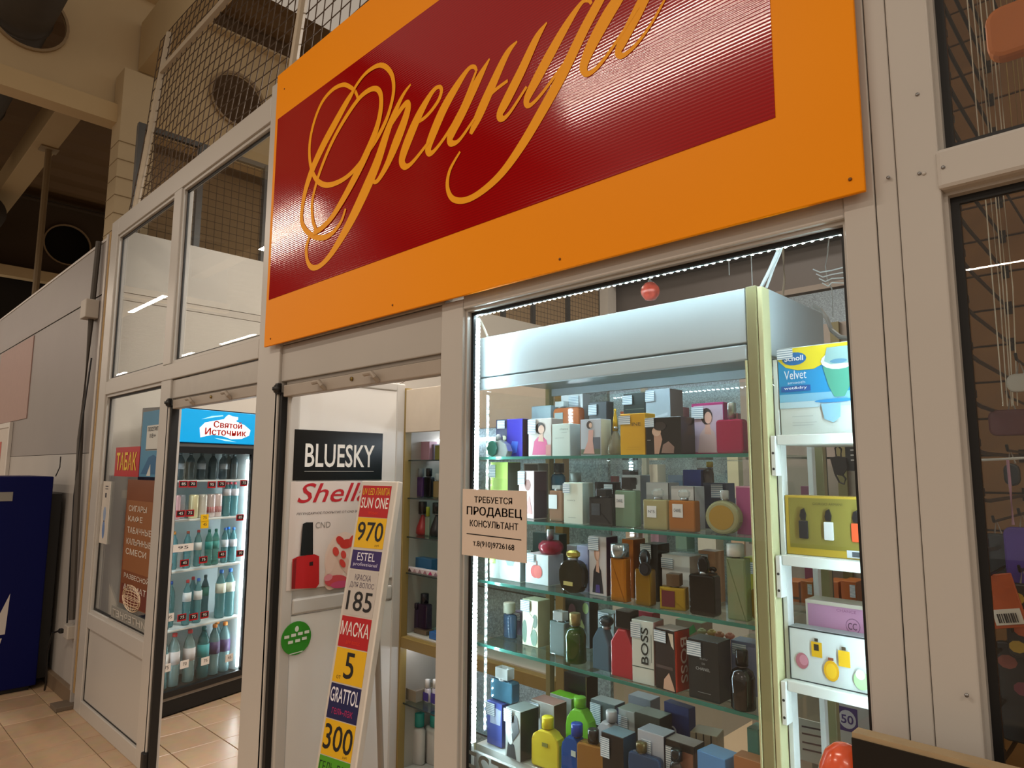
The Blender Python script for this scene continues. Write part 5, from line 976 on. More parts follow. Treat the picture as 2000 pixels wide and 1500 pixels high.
# ================================================================== BOTTOM SHELF
S = SHELF[5]
o5 = carton('blue box with a price tag at the left of the bottom shelf', 951, 980, 1372, 1447, S, '#4656a0', 0.07, 0.15, 0, [('p', '#aebbd6', [(0.2, 0.5), (0.9, 0.5), (0.95, 0.85), (0.25, 0.9)]), ('tag', -0.05, 0.68, 0.58, 0.97)], side='#262b5c', topc='#39417a')
bottle('teal bottle with clear cap standing on the blue box', 957, 1000, 1330, 1372, S+max(v.co.z for v in o5.data.vertices)+0.001, '#3f6f86', 'clear', 966, 990, 1306, 'rect', 0.035, 0.175, 0, 0.3, 'box', rad=0.2)
carton('black and white portrait box with a dark side', 986, 1017, 1386, 1470, S, '#9fa5a0', 0.075, 0.118, -0.05, [('p', '#23282a', [(0.1, 0.02), (0.75, 0.02), (0.6, 0.3), (0.2, 0.35)]), ('e', '#c3c8c4', 0.35, 0.42, 0.2, 0.14), ('e', '#1d2224', 0.65, 0.7, 0.22, 0.2), ('p', '#3a4042', [(0.5, 0.35), (0.95, 0.6), (0.85, 0.75), (0.45, 0.5)]), ('tag', -0.03, 0.72, 0.5, 0.98)], side='#2b3232', topc='#7d8684', ymin=0.11)
carton('white box with a brown side behind the yellow bottle', 1037, 1082, 1372, 1430, S, '#b3b3ae', 0.06, 0.24, 0, [('e', '#8a4a32', 0.15, 0.15, 0.12, 0.15), ('tag', 0.0, 0.62, 0.38, 0.95)], side='#5f4534', topc='#a8807a')
carton('white box with a lime green top', 1074, 1116, 1360, 1420, S, '#b8c2c0', 0.05, 0.335, 0, [('tag', 0.05, 0.72, 0.4, 0.95)], side='#5fae22', topc='#73c028')
bottle('lime green bottle with a small emblem', 1104, 1152, 1386, 1462, S, '#74bf3a', '#7cc83c', 1116, 1135, 1364, 'jug', 0.035, 0.20, 0, 0.1, 'cyl', opaque=True, lab=(0.42, 0.70, 0.62, 0.80), labc='#1f5a32')
bottle('yellow bottle with a small emblem', 1038, 1088, 1427, 1488, S, '#cfbf35', '#e0d02c', 1053, 1071, 1403, 'jug', 0.035, 0.135, 0.1, 0.1, 'cyl', opaque=True, lab=(0.42, 0.58, 0.62, 0.68), labc='#7a7a3a')
bottle('deep blue bottle with a small white emblem', 1095, 1134, 1440, 1508, S, '#1f4f9a', '#2444a8', 1110, 1128, 1416, 'jug', 0.035, 0.122, 0, 0.12, 'cyl', lab=(0.55, 0.60, 0.78, 0.72), labc='#b9c8c0')
bottle('amber bottle with dark brown cap at the bottom shelf front', 1127, 1174, 1455, 1535, S, '#a87a3c', '#2a2624', 1142, 1160, 1428, 'rect', 0.035, 0.118, 0.15, 0.25, 'cyl', lab=(0.2, 0.3, 0.5, 0.42), labc='#c3b49a')
bottle('white bottle behind the black tagged box', 1161, 1203, 1412, 1478, S, '#b5bcc4', '#c6ccd4', 1178, 1196, 1391, 'jug', 0.035, 0.19, 0, 0.1, 'cyl', opaque=True)
carton('grey box with a dark band behind the white bottle', 1154, 1202, 1372, 1445, S, '#5a6468', 0.05, 0.29, 0, [('r', '#20262a', 0.0, 0.3, 1.0, 0.7), ('tag', 0.02, 0.60, 0.45, 0.95)], topc='#aab0b4')
carton('black box with a white tag and silver frame print', 1175, 1218, 1436, 1525, S, '#211d1c', 0.06, 0.125, 0, [('r', '#8a8f90', 0.15, 0.05, 0.6, 0.42), ('r', '#4a4444', 0.2, 0.08, 0.55, 0.38), ('tag', 0.02, 0.62, 0.42, 0.93)], side='#2c4a5e', topc='#6d8796')
carton('white and navy box with a tag near the bottom shelf middle', 1206, 1240, 1388, 1470, S, '#aeb6b8', 0.06, 0.235, 0, [('r', '#26344e', 0.0, 0.0, 0.1, 1.0), ('tag', 0.12, 0.55, 0.66, 0.92)], topc='#98a29a')
carton('dark grey box with a silver top near the navy bag', 1241, 1290, 1398, 1480, S, '#474a44', 0.06, 0.235, 0, None, topc='#8f938a')
carton('silver blue box with a tag and a navy side', 1247, 1298, 1432, 1540, S, '#b2bac8', 0.055, 0.142, 0, [('tag', 0.2, 0.62, 0.55, 0.90)], side='#1d2744', topc='#9aa2b4')
bottle('blue square bottle with a bronze cap at the bottom front', 1227, 1290, 1476, 1545, S, '#40587c', '#6a5a34', 1240, 1258, 1452, 'rect', 0.02, 0.118, 0, 0.3, 'cyl', (0.3, 0.5))
e = carton('navy gift bag with a white ring emblem', 1297, 1349, 1378, 1468, S, '#22346e', 0.03, 0.30, -0.1, None, name='gift_bag', cat='bag', rough=0.5)
hw = max(v.co.x for v in e.data.vertices); hh = max(v.co.z for v in e.data.vertices)
tube('ring_emblem', [[(-hw*0.3+0.010*math.cos(t*math.pi/10), -0.001, hh*0.66+0.012*math.sin(t*math.pi/10)) for t in range(21)]], 0.0022, M('#d5d8dc', 0.5), e, 6)
carton('black and brown picture box behind the small black bottle', 1301, 1358, 1452, 1540, S, '#2a2523', 0.05, 0.15, 0, [('r', '#8a5f4c', 0.5, 0.3, 0.95, 0.9), ('r', '#c99a84', 0.55, 0.55, 0.8, 0.62), ('tag', 0.05, 0.6, 0.4, 0.92)], topc='#8f8684')
bottle('small black bottle at the bottom shelf front', 1306, 1330, 1490, 1550, S, '#141414', '#17191a', 1308, 1328, 1466, 'round', None, 0.12, 0, 0.05)
carton('tan tartan check box lying behind the light blue box', 1352, 1400, 1435, 1500, S, '#a3937a', 0.06, 0.255, 0.2, [('r', '#3f372c', 0.2+0.28*k, 0.0, 0.25+0.28*k, 1.0) for k in range(3)]+[('r', '#4a4034', 0.0, 0.3+0.35*k, 1.0, 0.36+0.35*k) for k in range(2)])
carton('light blue box at the bottom edge of the window', 1362, 1420, 1476, 1560, S, '#4f8fd0', 0.06, 0.125, -0.1, None, topc='#6aa8e2')
e = empty('wrapped_gift', (atY(1432, 1475, 0.22).x, 0.235, S+0.0006)); tag(e, 'pink gift wrapped in crinkled clear film', 'gift', 'perfume goods in the window')
lathe('wrap', [(0.03, 0), (0.052, 0.008), (0.056, 0.05), (0.05, 0.085), (0.056, 0.094), (0.045, 0.104), (0.02, 0.10), (0, 0.105)], M('#b5607f', 0.15, scale=40, var=0.4, bump=0.8, coat=0.6, name='crinkled_pink_film'), e, 14, smooth=False)
lathe('bow', [(0, 0), (0.018, 0.004), (0.026, 0.012), (0.012, 0.02), (0, 0.016)], M('#cfc2c0', 0.3), e, 9, (0, -0.02, 0.10), smooth=False)
carton('teal box beside the cabinet corner on the bottom shelf', 1462, 1484, 1425, 1520, S, '#3f8a80', 0.05, 0.21, 0, None)
carton('kraft brown box at the bottom right corner of the cabinet', 1436, 1490, 1484, 1580, S, '#9c6a45', 0.04, 0.122, 0, None, topc='#b07c54')
carton('tall black box with a gold edge at the back of the bottom shelf', 1102, 1146, 1318, 1400, S, '#171a19', 0.06, 0.40, 0, [('r', '#8a7a4a', 0.97, 0.0, 1.0, 1.0)], side='#141615')
carton('grey rounded carton at the back near the gift bag', 1228, 1272, 1363, 1430, S, '#8a8f9c', 0.05, 0.345, 0, None, topc='#a3a8b6')
# ================================================================== GOODS ON THE SIDE SHELVES
S = RS[1]
carton('foot care box with yellow and blue print and a teal device', 1526, 1690, 672, 846, S, '#cfd8d4', 0.07, 0.135, 0, [
 ('r', '#1d93cf', 0.0, 0.38, 1.0, 0.98), ('r', '#7fbfe0', 0.0, 0.36, 1.0, 0.46), ('p', '#e2cf2c', [(0.0, 0.99), (1.0, 0.99), (1.0, 0.90), (0.62, 0.80), (0.45, 0.73), (0.25, 0.73), (0.1, 0.77), (0.0, 0.86)]), ('r', '#b9d6e2', 0.0, 0.30, 1.0, 0.37),
 ('e', '#1c6fb0', 0.21, 0.865, 0.155, 0.075), ('r', '#1a5fae', 0.03, 0.49, 0.40, 0.555),
 ('p', '#4f9f8a', [(0.56, 0.74), (0.95, 0.74), (0.86, 0.50), (0.80, 0.40), (0.68, 0.40), (0.62, 0.52)]), ('e', '#dfe6ea', 0.75, 0.80, 0.21, 0.10), ('p', '#8fb3b3', [(0.58, 0.80), (0.62, 0.95), (0.92, 0.95), (0.94, 0.80), (0.86, 0.76), (0.66, 0.76)]), ('e', '#5a8ba8', 0.75, 0.79, 0.1, 0.025), ('e', '#2f8fd0', 0.68, 0.36, 0.24, 0.02), ('p', '#8dbfd6', [(0.52, 0.33), (0.75, 0.33), (0.74, 0.18), (0.66, 0.12), (0.55, 0.16)]),
 ('r', '#a8b3b3', 0.16, 0.20, 0.42, 0.205), ('r', '#a8b3b3', 0.16, 0.13, 0.46, 0.135), ('r', '#a8b3b3', 0.16, 0.10, 0.42, 0.105),
 ('t', '#e6eef4', 'Scholl', 0.09, 0.84, 0.33, 0.90, 0, 0.02), ('t', '#e6eef4', 'Velvet', 0.08, 0.63, 0.36, 0.73, 0, 0.0), ('t', '#d5e6f2', 'smooth', 0.12, 0.575, 0.34, 0.605, 0, 0), ('t', '#e6eef4', 'wet&dry', 0.07, 0.505, 0.36, 0.545, 0, 0.01), ('tag', 0.0, 0.87, 0.20, 0.99)], group=None)
S = RS[2]
o = carton('gold framed gift set box with three miniature bottles', 1538, 1700, 970, 1096, S, '#b59a35', 0.05, 0.14, 0, [('r', '#7d7430', 0.05, 0.12, 1.0, 0.96), ('t', '#4a431c', 'GIORGIO ARMANI', 0.36, 0.85, 0.72, 0.89, 0, 0), ('r', '#c3ccd2', 0.74, 0.02, 0.95, 0.14), ('r', '#4a5258', 0.80, 0.04, 0.92, 0.12)], group=None, topc='#c3a84a')
w_ = 2*max(v.co.x for v in o.data.vertices); h_ = max(v.co.z for v in o.data.vertices)
for k, (c_, cu) in enumerate((('#1b1e22', 0.235), ('#cfd6d6', 0.545), ('#d5552f', 0.87))):
    X0 = -w_/2+cu*w_
    m_ = prism('miniature_bottle', rrect(X0-0.0095, X0+0.0095, h_*0.28, h_*0.58, 0.002, 2), -0.006, -0.001, M(c_, 0.2), o, 0.001)
    prism('miniature_cap', [(X0-0.005, h_*0.59), (X0+0.005, h_*0.59), (X0+0.007, h_*0.68), (X0+0.003, h_*0.79), (X0-0.004, h_*0.76), (X0-0.007, h_*0.66)], -0.006, -0.001, M('#17181a', 0.2), m_, 0.001)
S = RS[3]
o = carton('white gift set box with five pictured bottles', 1546, 1725, 1238, 1370, S, '#cfdada', 0.04, 0.13, 0, [('r', '#2a3236', 0.0, 0.97, 1.0, 1.0), ('r', '#2a3236', 0.0, 0.0, 1.0, 0.02), ('r', '#2a3236', 0.0, 0.0, 0.015, 1.0)]+
 [('e', '#b0707f', 0.15, 0.38, 0.075, 0.15), ('e', '#c98da0', 0.17, 0.40, 0.05, 0.1), ('r', '#d9ae1c', 0.265, 0.50, 0.385, 0.78), ('r', '#2c2a20', 0.295, 0.62, 0.35, 0.74), ('r', '#3a3428', 0.305, 0.79, 0.345, 0.85), ('e', '#dba81e', 0.48, 0.30, 0.085, 0.19), ('e', '#e8bd2c', 0.48, 0.30, 0.06, 0.14), ('r', '#8a4a32', 0.45, 0.49, 0.51, 0.54),
  ('r', '#dcb324', 0.565, 0.42, 0.69, 0.71), ('r', '#4a4030', 0.605, 0.72, 0.65, 0.78), ('e', '#a8cf9a', 0.80, 0.24, 0.085, 0.17), ('e', '#d3cfd0', 0.79, 0.34, 0.05, 0.09)], group=None, topc='#8f9a9c', side='#2a3236')
S2 = S+max(v.co.z for v in o.data.vertices)
carton('pink box with an interlocked C emblem behind the white gift set', 1579, 1720, 1180, 1290, S, '#c795b8', 0.06, 0.20, 0, [('t', '#a06a90', 'CHANCE', 0.45, 0.89, 0.72, 0.925, 0, 0), ('e', '#8a5f80', 0.66, 0.72, 0.10, 0.10), ('e', '#c795b8', 0.66, 0.72, 0.09, 0.09), ('t', '#5c3a54', 'CC', 0.60, 0.675, 0.72, 0.765, 0, 0.01), ('r', '#d3cdbd', 0.0, 0.0, 0.03, 1.0), ('r', '#d3cdbd', 0.0, 0.95, 1.0, 1.0)], topc='#c9c4b4', group=None)
# ================================================================== OLIVE SHOWCASE BEHIND THE OPEN DOORWAY
OY = 0.64
oc = empty('wall_showcase', (-2.2, OY, 0)); tag(oc, 'olive framed wall showcase with glitter back beyond the open door', 'showcase')
OF = M('#8a7440', 0.4, name='olive_brass_profile'); GL = sparkle()
def ob(name, x0, x1, y0, y1, z0, z1, m, bev=0.0, parent=None): return box(name, x0+2.2, x1+2.2, y0-OY, y1-OY, z0, z1, m, parent or oc, bev)
ob('post', -2.735, -2.690, 0.64, 0.68, 0.0, 1.995, OF, 0.003); ob('post', -1.73, -1.69, 0.64, 0.68, 0.0, 1.995, OF, 0.003)
ob('header', -2.689, -1.731, 0.64, 0.67, 1.775, 1.985, M('#cbbfae', 0.45), 0.002); ob('waist_rail', -2.689, -1.731, 0.642, 0.68, 0.765, 0.815, OF, 0.003)
ob('back_panel', -2.735, -1.69, 0.93, 0.95, 0.0, 1.985, GL); ob('end_panel', -2.735, -2.715, 0.681, 0.929, 0.0, 1.985, M('#b5ada2', 0.4)); ob('top_panel', -2.714, -1.69, 0.671, 0.929, 1.965, 1.985, M('#b5ada2', 0.4))
ob('base_board', -2.689, -1.731, 0.64, 0.665, 0.0, 0.20, M('#b9b0a4', 0.4))
ob('light_tube', -2.70, -1.74, 0.86, 0.88, 1.735, 1.75, M('#eef6ff', 0.4, emit=12, var=0, name='showcase_tube')); ob('light_tube', -2.70, -1.74, 0.70, 0.715, 0.75, 0.762, M('#eef6ff', 0.4, emit=10, var=0, name='showcase_tube_low'))
OS = [atY(815, py, 0.66).z for py in (898, 973, 1050, 1122)]+[0.82, atY(815, 1384, 0.66).z, 0.21]
for z in OS[:4]+[OS[5]]: ob('glass_shelf', -2.688, -1.732, 0.665, 0.928, z-0.006, z, glass((0.8, 0.9, 0.88), 1.5)); ob('shelf_edge', -2.688, -1.732, 0.662, 0.6645, z-0.006, z, M('#26302e', 0.2))
ob('floor_board', -2.713, -1.732, 0.666, 0.928, 0.20, 0.21, M('#c9c6c0', 0.4)); ob('mid_board', -2.713, -1.732, 0.681, 0.928, 0.80, 0.819, M('#c3bfb6', 0.4))
G2 = dict(group='goods in the wall showcase')
OB = (898, 973, 1050, 1122, 1237, 1384, 1490)
def c2(label, x0, x1, yt, sh, col, y=0.72, d=0.05, **k): return carton(label, x0, x1, yt, OB[sh], OS[sh], col, d, y, 0, group='goods in the wall showcase', **k)
c2('tan box on the top shelf of the olive showcase', 793, 813, 863, 0, '#a5694c', 0.76); c2('light pink box on the top shelf of the olive showcase', 814, 838, 863, 0, '#cfa0b4', 0.76); c2('olive and black box at the top right of the olive showcase', 849, 859, 870, 0, '#8f8d4a', 0.76); c2('dusty mauve box beside the light pink box', 839, 847, 868, 0, '#7d7488', 0.78)
def b2(label, x0, x1, yt, sh, body, cap, ct, kind='rect', **k): m = (x0+x1)/2; q = (x1-x0)*0.3; return bottle(label, x0, x1, yt, OB[sh], OS[sh], body, cap, m-q, m+q, ct, kind, None, 0.74, 0, 0.2, group='goods in the wall showcase', **k)
b2('violet bottle with grey cap in the olive showcase', 812, 824, 932, 1, '#5f3f7a', '#8d949a', 915); b2('black bottle with black cap in the olive showcase', 827, 840, 932, 1, '#1d1a20', '#15151a', 915); b2('clear gold bottle near the doorway edge in the olive showcase', 845, 858, 940, 1, '#9f8a5a', 'clear', 925)
b2('red gown shaped bottle with dark cap', 811, 828, 1005, 2, '#9f2c2c', '#2a1e1e', 980, 'tear', opaque=True); b2('black gown shaped bottle', 838, 856, 1005, 2, '#16161a', '#101014', 982, 'tear', opaque=True); b2('thin bottle with a yellow green cap between the gown bottles', 829, 837, 1010, 2, '#9fae9a', '#a8b03a', 990)
c2('blue box lying on the bunting shelf', 800, 842, 1090, 3, '#35658f', 0.74); c2('pink and white zigzag strip box on the bunting shelf', 785, 858, 1112, 3, '#cfc3c8', 0.68, 0.03, art=[('p', c_, [(0.02+0.14*k, 0.1), (0.13+0.14*k, 0.1), (0.075+0.14*k, 0.9)]) for k, c_ in enumerate(('#a5525c', '#3a2a30', '#a88a90', '#9a7c84', '#9a6a74', '#b52a6a', '#8a6f80'))])
b2('tall violet black bottle above the waist rail', 815, 832, 1180, 4, '#3c2a44', '#1e1b24', 1160); b2('slim dark bottle at the left above the waist rail', 796, 804, 1185, 4, '#3a3f3a', '#8d8f8a', 1165); b2('second violet bottle beside the tall one', 804, 815, 1190, 4, '#4a3a58', '#3a3040', 1178)
c2('blue flat box at the waist rail', 838, 860, 1236, 4, '#2f69b0', 0.70); c2('small brown box at the waist rail', 808, 832, 1236, 4, '#6a5a48', 0.72)
e = empty('open_tray', (atY(802, 1370, 0.74).x, 0.76, OS[5]+0.001)); tag(e, 'open grey cardboard tray with loose sachets', 'tray', 'goods in the wall showcase')
frame_ = box('tray_floor', -0.09, 0.09, -0.06, 0.08, 0, 0.004, M('#8d8372', 0.7), e)
for n_, a in (('tray_side', (-0.09, 0.09, -0.06, -0.055)), ('tray_side', (-0.09, 0.09, 0.075, 0.08)), ('tray_side', (-0.09, -0.085, -0.055, 0.075)), ('tray_side', (0.085, 0.09, -0.055, 0.075))): box(n_, *a, 0.004, 0.05, M('#8d8372', 0.7), e)
box('sachet', -0.05, 0.0, -0.03, 0.02, 0.005, 0.03, M('#c9c2b5', 0.5), e, 0.004); box('sachet', 0.01, 0.06, 0.0, 0.05, 0.005, 0.026, M('#b9aca0', 0.5), e, 0.004)
for k, (a, b) in enumerate(((826, 837), (841, 852))): b2(('first', 'second')[k]+' white and violet tube on the low shelf', a, b, 1345, 5, '#cfcbd6', '#e2dfdc', 1328, 'round', opaque=True, lab=(0.05, 0.1, 0.9, 0.7), labc='#4a3a8a')
for k, (a, b) in enumerate(((792, 818), (822, 850))):
    bottle(('left', 'right')[k]+' large white shampoo bottle with teal cap at the showcase foot', a, b, 1420, 1490, OS[6], '#c9c6c2', '#2f9a92', a+12, b-2, 1394, 'round', None, 0.75+0.05*k, 0, 0.05, 'cyl', opaque=True, group='goods in the wall showcase')
tube_e = empty('bare_twigs', atY(760, 756, 0.66)); tag(tube_e, 'thin bare wire twigs lying on top of the olive showcase', 'twigs')
tube('twig', [[(-0.25, 0, 0.0), (-0.1, 0.02, -0.01), (0.05, 0, 0.0), (0.16, 0.01, 0.03)], [(-0.12, 0, -0.01), (-0.16, 0, -0.03)], [(-0.02, 0, 0), (-0.04, 0, -0.03)], [(0.05, 0, 0), (0.12, 0, -0.02)], [(-0.05, 0.01, 0), (0.1, 0.01, 0.035)]], 0.0018, M('#6a5848', 0.7), tube_e, 4)
# ================================================================== FAR INTERIOR OF THE SHOP
IY = 3.2
fs = empty('far_showcase', (-3.4, IY, 0)); tag(fs, 'long pale lit showcase at the back of the shop seen through the cabinet', 'showcase')
FSM = M('#b9c4bf', 0.4)
for x in (-1.6, -0.6, 0.4, 1.4): box('post', x-0.02, x+0.02, 0, 0.04, 0, 2.3, M('#8f9488', 0.4), fs)
box('back_panel', -1.6, 1.4, 0.38, 0.40, 0, 2.3, sparkle(), fs); box('header', -1.6, 1.4, 0.0, 0.4, 2.3, 2.5, M('#cfd2cc', 0.4), fs); box('base', -1.58, 1.38, 0.05, 0.38, 0, 0.6, M('#b5b0a6', 0.4), fs)
box('light_tube', -1.5, 1.3, 0.10, 0.13, 2.27, 2.295, M('#f2faff', 0.4, emit=5.0, var=0, name='far_tube'), fs)
FZ = (0.6, 1.0, 1.4, 1.8)
for z in FZ[1:]: box('glass_shelf', -1.58, 1.38, 0.05, 0.37, z-0.008, z, glass((0.85, 0.93, 0.9), 1.5), fs)
random.seed(3)
cols = ('#8a4a52', '#c9c2b4', '#3f5a72', '#c3a38a', '#2a2a30', '#b58fa0', '#d2cfc8', '#6f8a7a', '#a85a3a', '#cfc7a8')
CN = ('plum', 'cream', 'slate blue', 'tan', 'black', 'mauve', 'white', 'sage green', 'rust', 'straw')
words_ = ('first', 'second', 'third', 'fourth', 'fifth', 'sixth', 'seventh', 'eighth', 'ninth', 'tenth', 'eleventh', 'twelfth')
for zi, z in enumerate(FZ):
    for k in range(12):
        c_ = random.choice(cols)
        x = -3.4-1.50+k*0.235+random.uniform(-0.02, 0.02); w = random.uniform(0.06, 0.15); h_ = random.uniform(0.12, 0.30)
        o = box('stock_box', -w/2, w/2, 0, 0.12, 0, h_, M(c_, 0.4, var=0.05), None); o.location = (x, IY+random.uniform(0.08, 0.16), z+0.001)
        tag(o, CN[cols.index(c_)]+' stock box, '+words_[k]+' from the left on the '+('lowest', 'second lowest', 'third', 'top')[zi]+' far shelf', 'box', 'stock boxes on the far showcase')
# showcase with masks and orange boxes seen through the side shelves
MY = 1.55
ms = empty('inner_rack', (-1.15, MY, 0)); tag(ms, 'inner glass rack with dark green posts behind the side shelves', 'rack')
for px in (1520, 1607): q = atY(px, 930, MY); box('post', q.x+1.15-0.015, q.x+1.15+0.015, -0.015, 0.015, 0, 2.0, M('#3c4a45', 0.4), ms)
box('back_board', -0.45, 0.62, 0.42, 0.44, 0, 2.3, M('#a89a90', 0.5), ms); box('back_post', 0.02, 0.06, 0.40, 0.419, 0, 2.3, M('#857b52', 0.5), ms)
RZ = [atY(1570, py, MY).z for py in (893, 1195, 1300)]
for z in RZ: box('glass_shelf', -0.42, 0.60, 0.02, 0.38, z-0.008, z, glass((0.8, 0.9, 0.86), 1.5), ms); box('shelf_edge', -0.42, 0.60, 0.016, 0.0195, z-0.008, z, M('#26362f', 0.2), ms)
for k, (a, b) in enumerate(((1532, 1562), (1566, 1590), (1614, 1640), (1645, 1675))):
    carton('orange carton on the inner rack, '+('nearest the cabinet corner', 'second', 'third', 'nearest the window jamb')[k], a, b, 1136, 1195, RZ[1], '#a8592a', 0.12, MY+0.12, 0, [('tag', 0.6, 0.5, 0.95, 0.9)] if k % 2 else [('r', '#3a2c22', 0.0, 0.25, 1.0, 0.35)], group='orange cartons on the inner rack', ymax=5)
carton('plum box on the inner rack below the grey mask', 1566, 1600, 950, 1000, RZ[1], '#7a2c5c', 0.08, MY+0.28, 0, None, group=None, ymax=5)
def mask(px, py, s, c_, label):
    q = atY(px, py, MY-0.03); e = empty('face_mask', q); tag(e, label, 'mask', 'masks hanging on the inner rack')
    prism('mask_cloth', [(-s*0.45, 0.0), (0.0, s*0.1), (s*0.45, 0.0), (s*0.5, -s*0.6), (s*0.2, -s*1.05), (-s*0.25, -s*0.95)], -0.004, 0.004, M(c_, 0.8), e, 0.002)
    tube('ear_loop', [[(-s*0.1, 0, s*0.02), (-s*0.14, 0, s*0.55), (0.0, 0, s*0.7), (s*0.2, 0, s*0.5), (s*0.15, 0, s*0.05)], [(-s*0.2, 0, -s*0.95), (0, 0, -s*1.4), (s*0.25, 0, -s*1.5), (s*0.35, 0, -s*1.2), (s*0.2, 0, -s*1.0)]], 0.004, M('#1c1c1e', 0.7), e, 5)
    lathe('red_hook', [(0.012, 0), (0.02, 0.01), (0.012, 0.03), (0, 0.034)], M('#c9403a', 0.4), e, 10, (0.0, 0.0, s*0.62))
mask(1592, 896, 0.075, '#4a4b4d', 'grey face mask hanging on a red hook beyond the side shelves'); mask(1637, 894, 0.07, '#141415', 'black face mask hanging on a red hook beyond the side shelves')
q = atY(1677, 890, MY-0.02); o = box('black_card', -0.05, 0.07, 0, 0.003, -0.06, 0.05, M('#17181a', 0.5), None); o.location = q; tag(o, 'black card with grey lines hung beside the black mask', 'card')
flat('printed_lines', [('#b9b9b5', [(-0.03, z), (0.04, z), (0.04, z+0.005), (-0.03, z+0.005)]) for z in (0.02, 0.0, -0.02)], o, 0)
q = atY(1655, 1405, 0.9); o = box('price_sheet', -0.055, 0.12, 0, 0.004, -0.5, 0.055, M('#b5b8b6', 0.5), None); o.location = q; tag(o, 'grey sheet with a violet square numbered 50 below the side shelves', 'sheet')
flat('violet_square', [('#3f2f72', [(-0.03, -0.035), (0.03, -0.035), (0.03, 0.035), (-0.03, 0.035)]), ('#c9c9d2', ellipse(0, 0, 0.025, 0.027, 18))], o, 0); text('lettering', '50', -0.018, 0.018, -0.013, 0.013, -0.0012, M('#3f2f72', 0.5, var=0), o, 0.02)
box('sheet_prop', 0.02, 0.05, 0.004, 0.02, -q.z+0.001, -0.4, M('#8a8d8b', 0.5), o)
q = atY(1590, 1450, 0.8); o = box('note_card', -0.05, 0.05, 0, 0.003, -0.06, 0.06, M('#cfd0cb', 0.5), None); o.location = q; tag(o, 'small white handwritten note low in the side unit', 'note')
flat('handwriting', [('#3a3a44', [(-0.035, z), (0.03, z+0.004), (0.03, z+0.009), (-0.035, z+0.005)]) for z in (0.035, 0.015, -0.01, -0.03)], o, 0); box('note_prop', -0.01, 0.01, 0.003, 0.01, -q.z+0.001, -0.03, M('#8a8d8b', 0.5), o)
# lit glitter panel high at the back
o = box('glitter_panel', -2.95, -1.5, 5.86, 5.89, 2.1, 3.46, sparkle('bright_glitter', '#8d9aa2'), None); tag(o, 'pale glittering panel high on the back wall at the window right', 'panel')
# ================================================================== NEIGHBOURING KIOSK WITH SLATWALL
sw = struct(empty('wall_kiosk', (0, 0.93, 0)))
WOOD = M('#8a5c28', 0.6, scale=6, var=0.22, name='brown_slat_wood')
z = 0.2; k = 0
while z < 3.5:
    box('slat', -0.43, 1.1, 0.0, 0.02, z, z+0.0985, WOOD, sw, 0.003); z += 0.1033; k += 1
box('groove_back', -0.43, 1.1, 0.02, 0.03, 0.2, 3.5, M('#553918', 0.7), sw)
HZ = [2.569-0.1033*k for k in range(-3, 17)]
hk0 = None
words = ('first', 'second', 'third', 'fourth', 'fifth', 'sixth', 'seventh', 'eighth', 'ninth', 'tenth', 'eleventh', 'twelfth', 'thirteenth', 'fourteenth', 'fifteenth', 'sixteenth', 'seventeenth', 'eighteenth', 'nineteenth', 'twentieth')
for k, z in enumerate(HZ):
    if hk0 is None:
        hk0 = empty('display_hook', (-0.30, 0.93, z))
        tube('prong', [(0, 0, 0), (0, -0.50, 0.0), (0, -0.58, 0.004), (0, -0.592, 0.022)], 0.0045, M('#1a1614', 0.4, metal=0.3), hk0, 6)
        box('mount', -0.007, 0.007, -0.006, 0.0, -0.015, 0.02, M('#2a1d12', 0.8, spec=0.1), hk0); box('end_cap', -0.008, 0.008, -0.60, -0.586, 0.012, 0.03, BLACK, hk0, 0.002)
        h = hk0
    else: h = copy_tree(hk0); h.location.z = z
    tag(h, words[k]+' black display hook from the top on the kiosk slatwall', 'hook', 'hooks on the kiosk slatwall')
def peg(x, y, z, what):
    h = empty('display_hook', (x, 0.93, z)); tag(h, 'black hook holding the '+what, 'hook', 'hooks on the kiosk slatwall')
    tube('prong', [(0, 0, 0), (0, y-0.93-0.03, 0), (0, y-0.93-0.04, 0.012)], 0.003, M('#1a1614', 0.4, metal=0.3), h, 6)
def strands(label, px, py0, py1, y, n, sp, c_):
    a = atY(px, py0, y); b = atY(px, py1, y); e = empty('bead_strings', a); tag(e, label, 'strings')
    peg(a.x+sp*n*0.5, a.y-0.01, a.z+0.002, label)
    for i in range(n): tube('string', [(i*sp, 0.012*(i % 3), 0), (i*sp*1.02+0.002*math.sin(i*2.1), 0.012*(i % 3), (b.z-a.z)*0.5), (i*sp*(0.75 if py1 > 500 else 1.0), 0.012*(i % 3), b.z-a.z)], 0.0013, M(c_, 0.5), e, 5)
strands('white threads hanging in the lower kiosk window', 1921, 345, 795, 0.45, 5, 0.008, '#cdbfa8')
strands('white threads hanging in the upper kiosk window', 1884, -60, 275, 0.42, 7, 0.008, '#c9bda8')
strands('golden bead chains behind the white threads', 1950, -40, 330, 0.6, 8, 0.010, '#9a7a3a')
o = atY(1985, 70, 0.3); e = empty('orange_pouch', o); tag(e, 'orange rounded pouch at the top right corner', 'pouch'); peg(o.x+0.01, o.y, o.z+0.098, 'orange pouch at the top right')
prism('pouch_body', rrect(-0.05, 0.10, -0.045, 0.07, 0.03, 4), -0.02, 0.02, M('#c4681a', 0.5), e, 0.01); tube('hang_loop', [(0.0, 0, 0.07), (0.01, 0, 0.1), (0.02, 0, 0.07)], 0.002, DARK, e, 5)
o = atY(1951, 1172, 0.33); e = empty('orange_card', o); e.rotation_euler = (0, -0.22, 0); tag(e, 'hanging orange card with a white barcode sticker', 'card'); peg(o.x-0.01, o.y, o.z+0.05, 'orange card with the barcode')
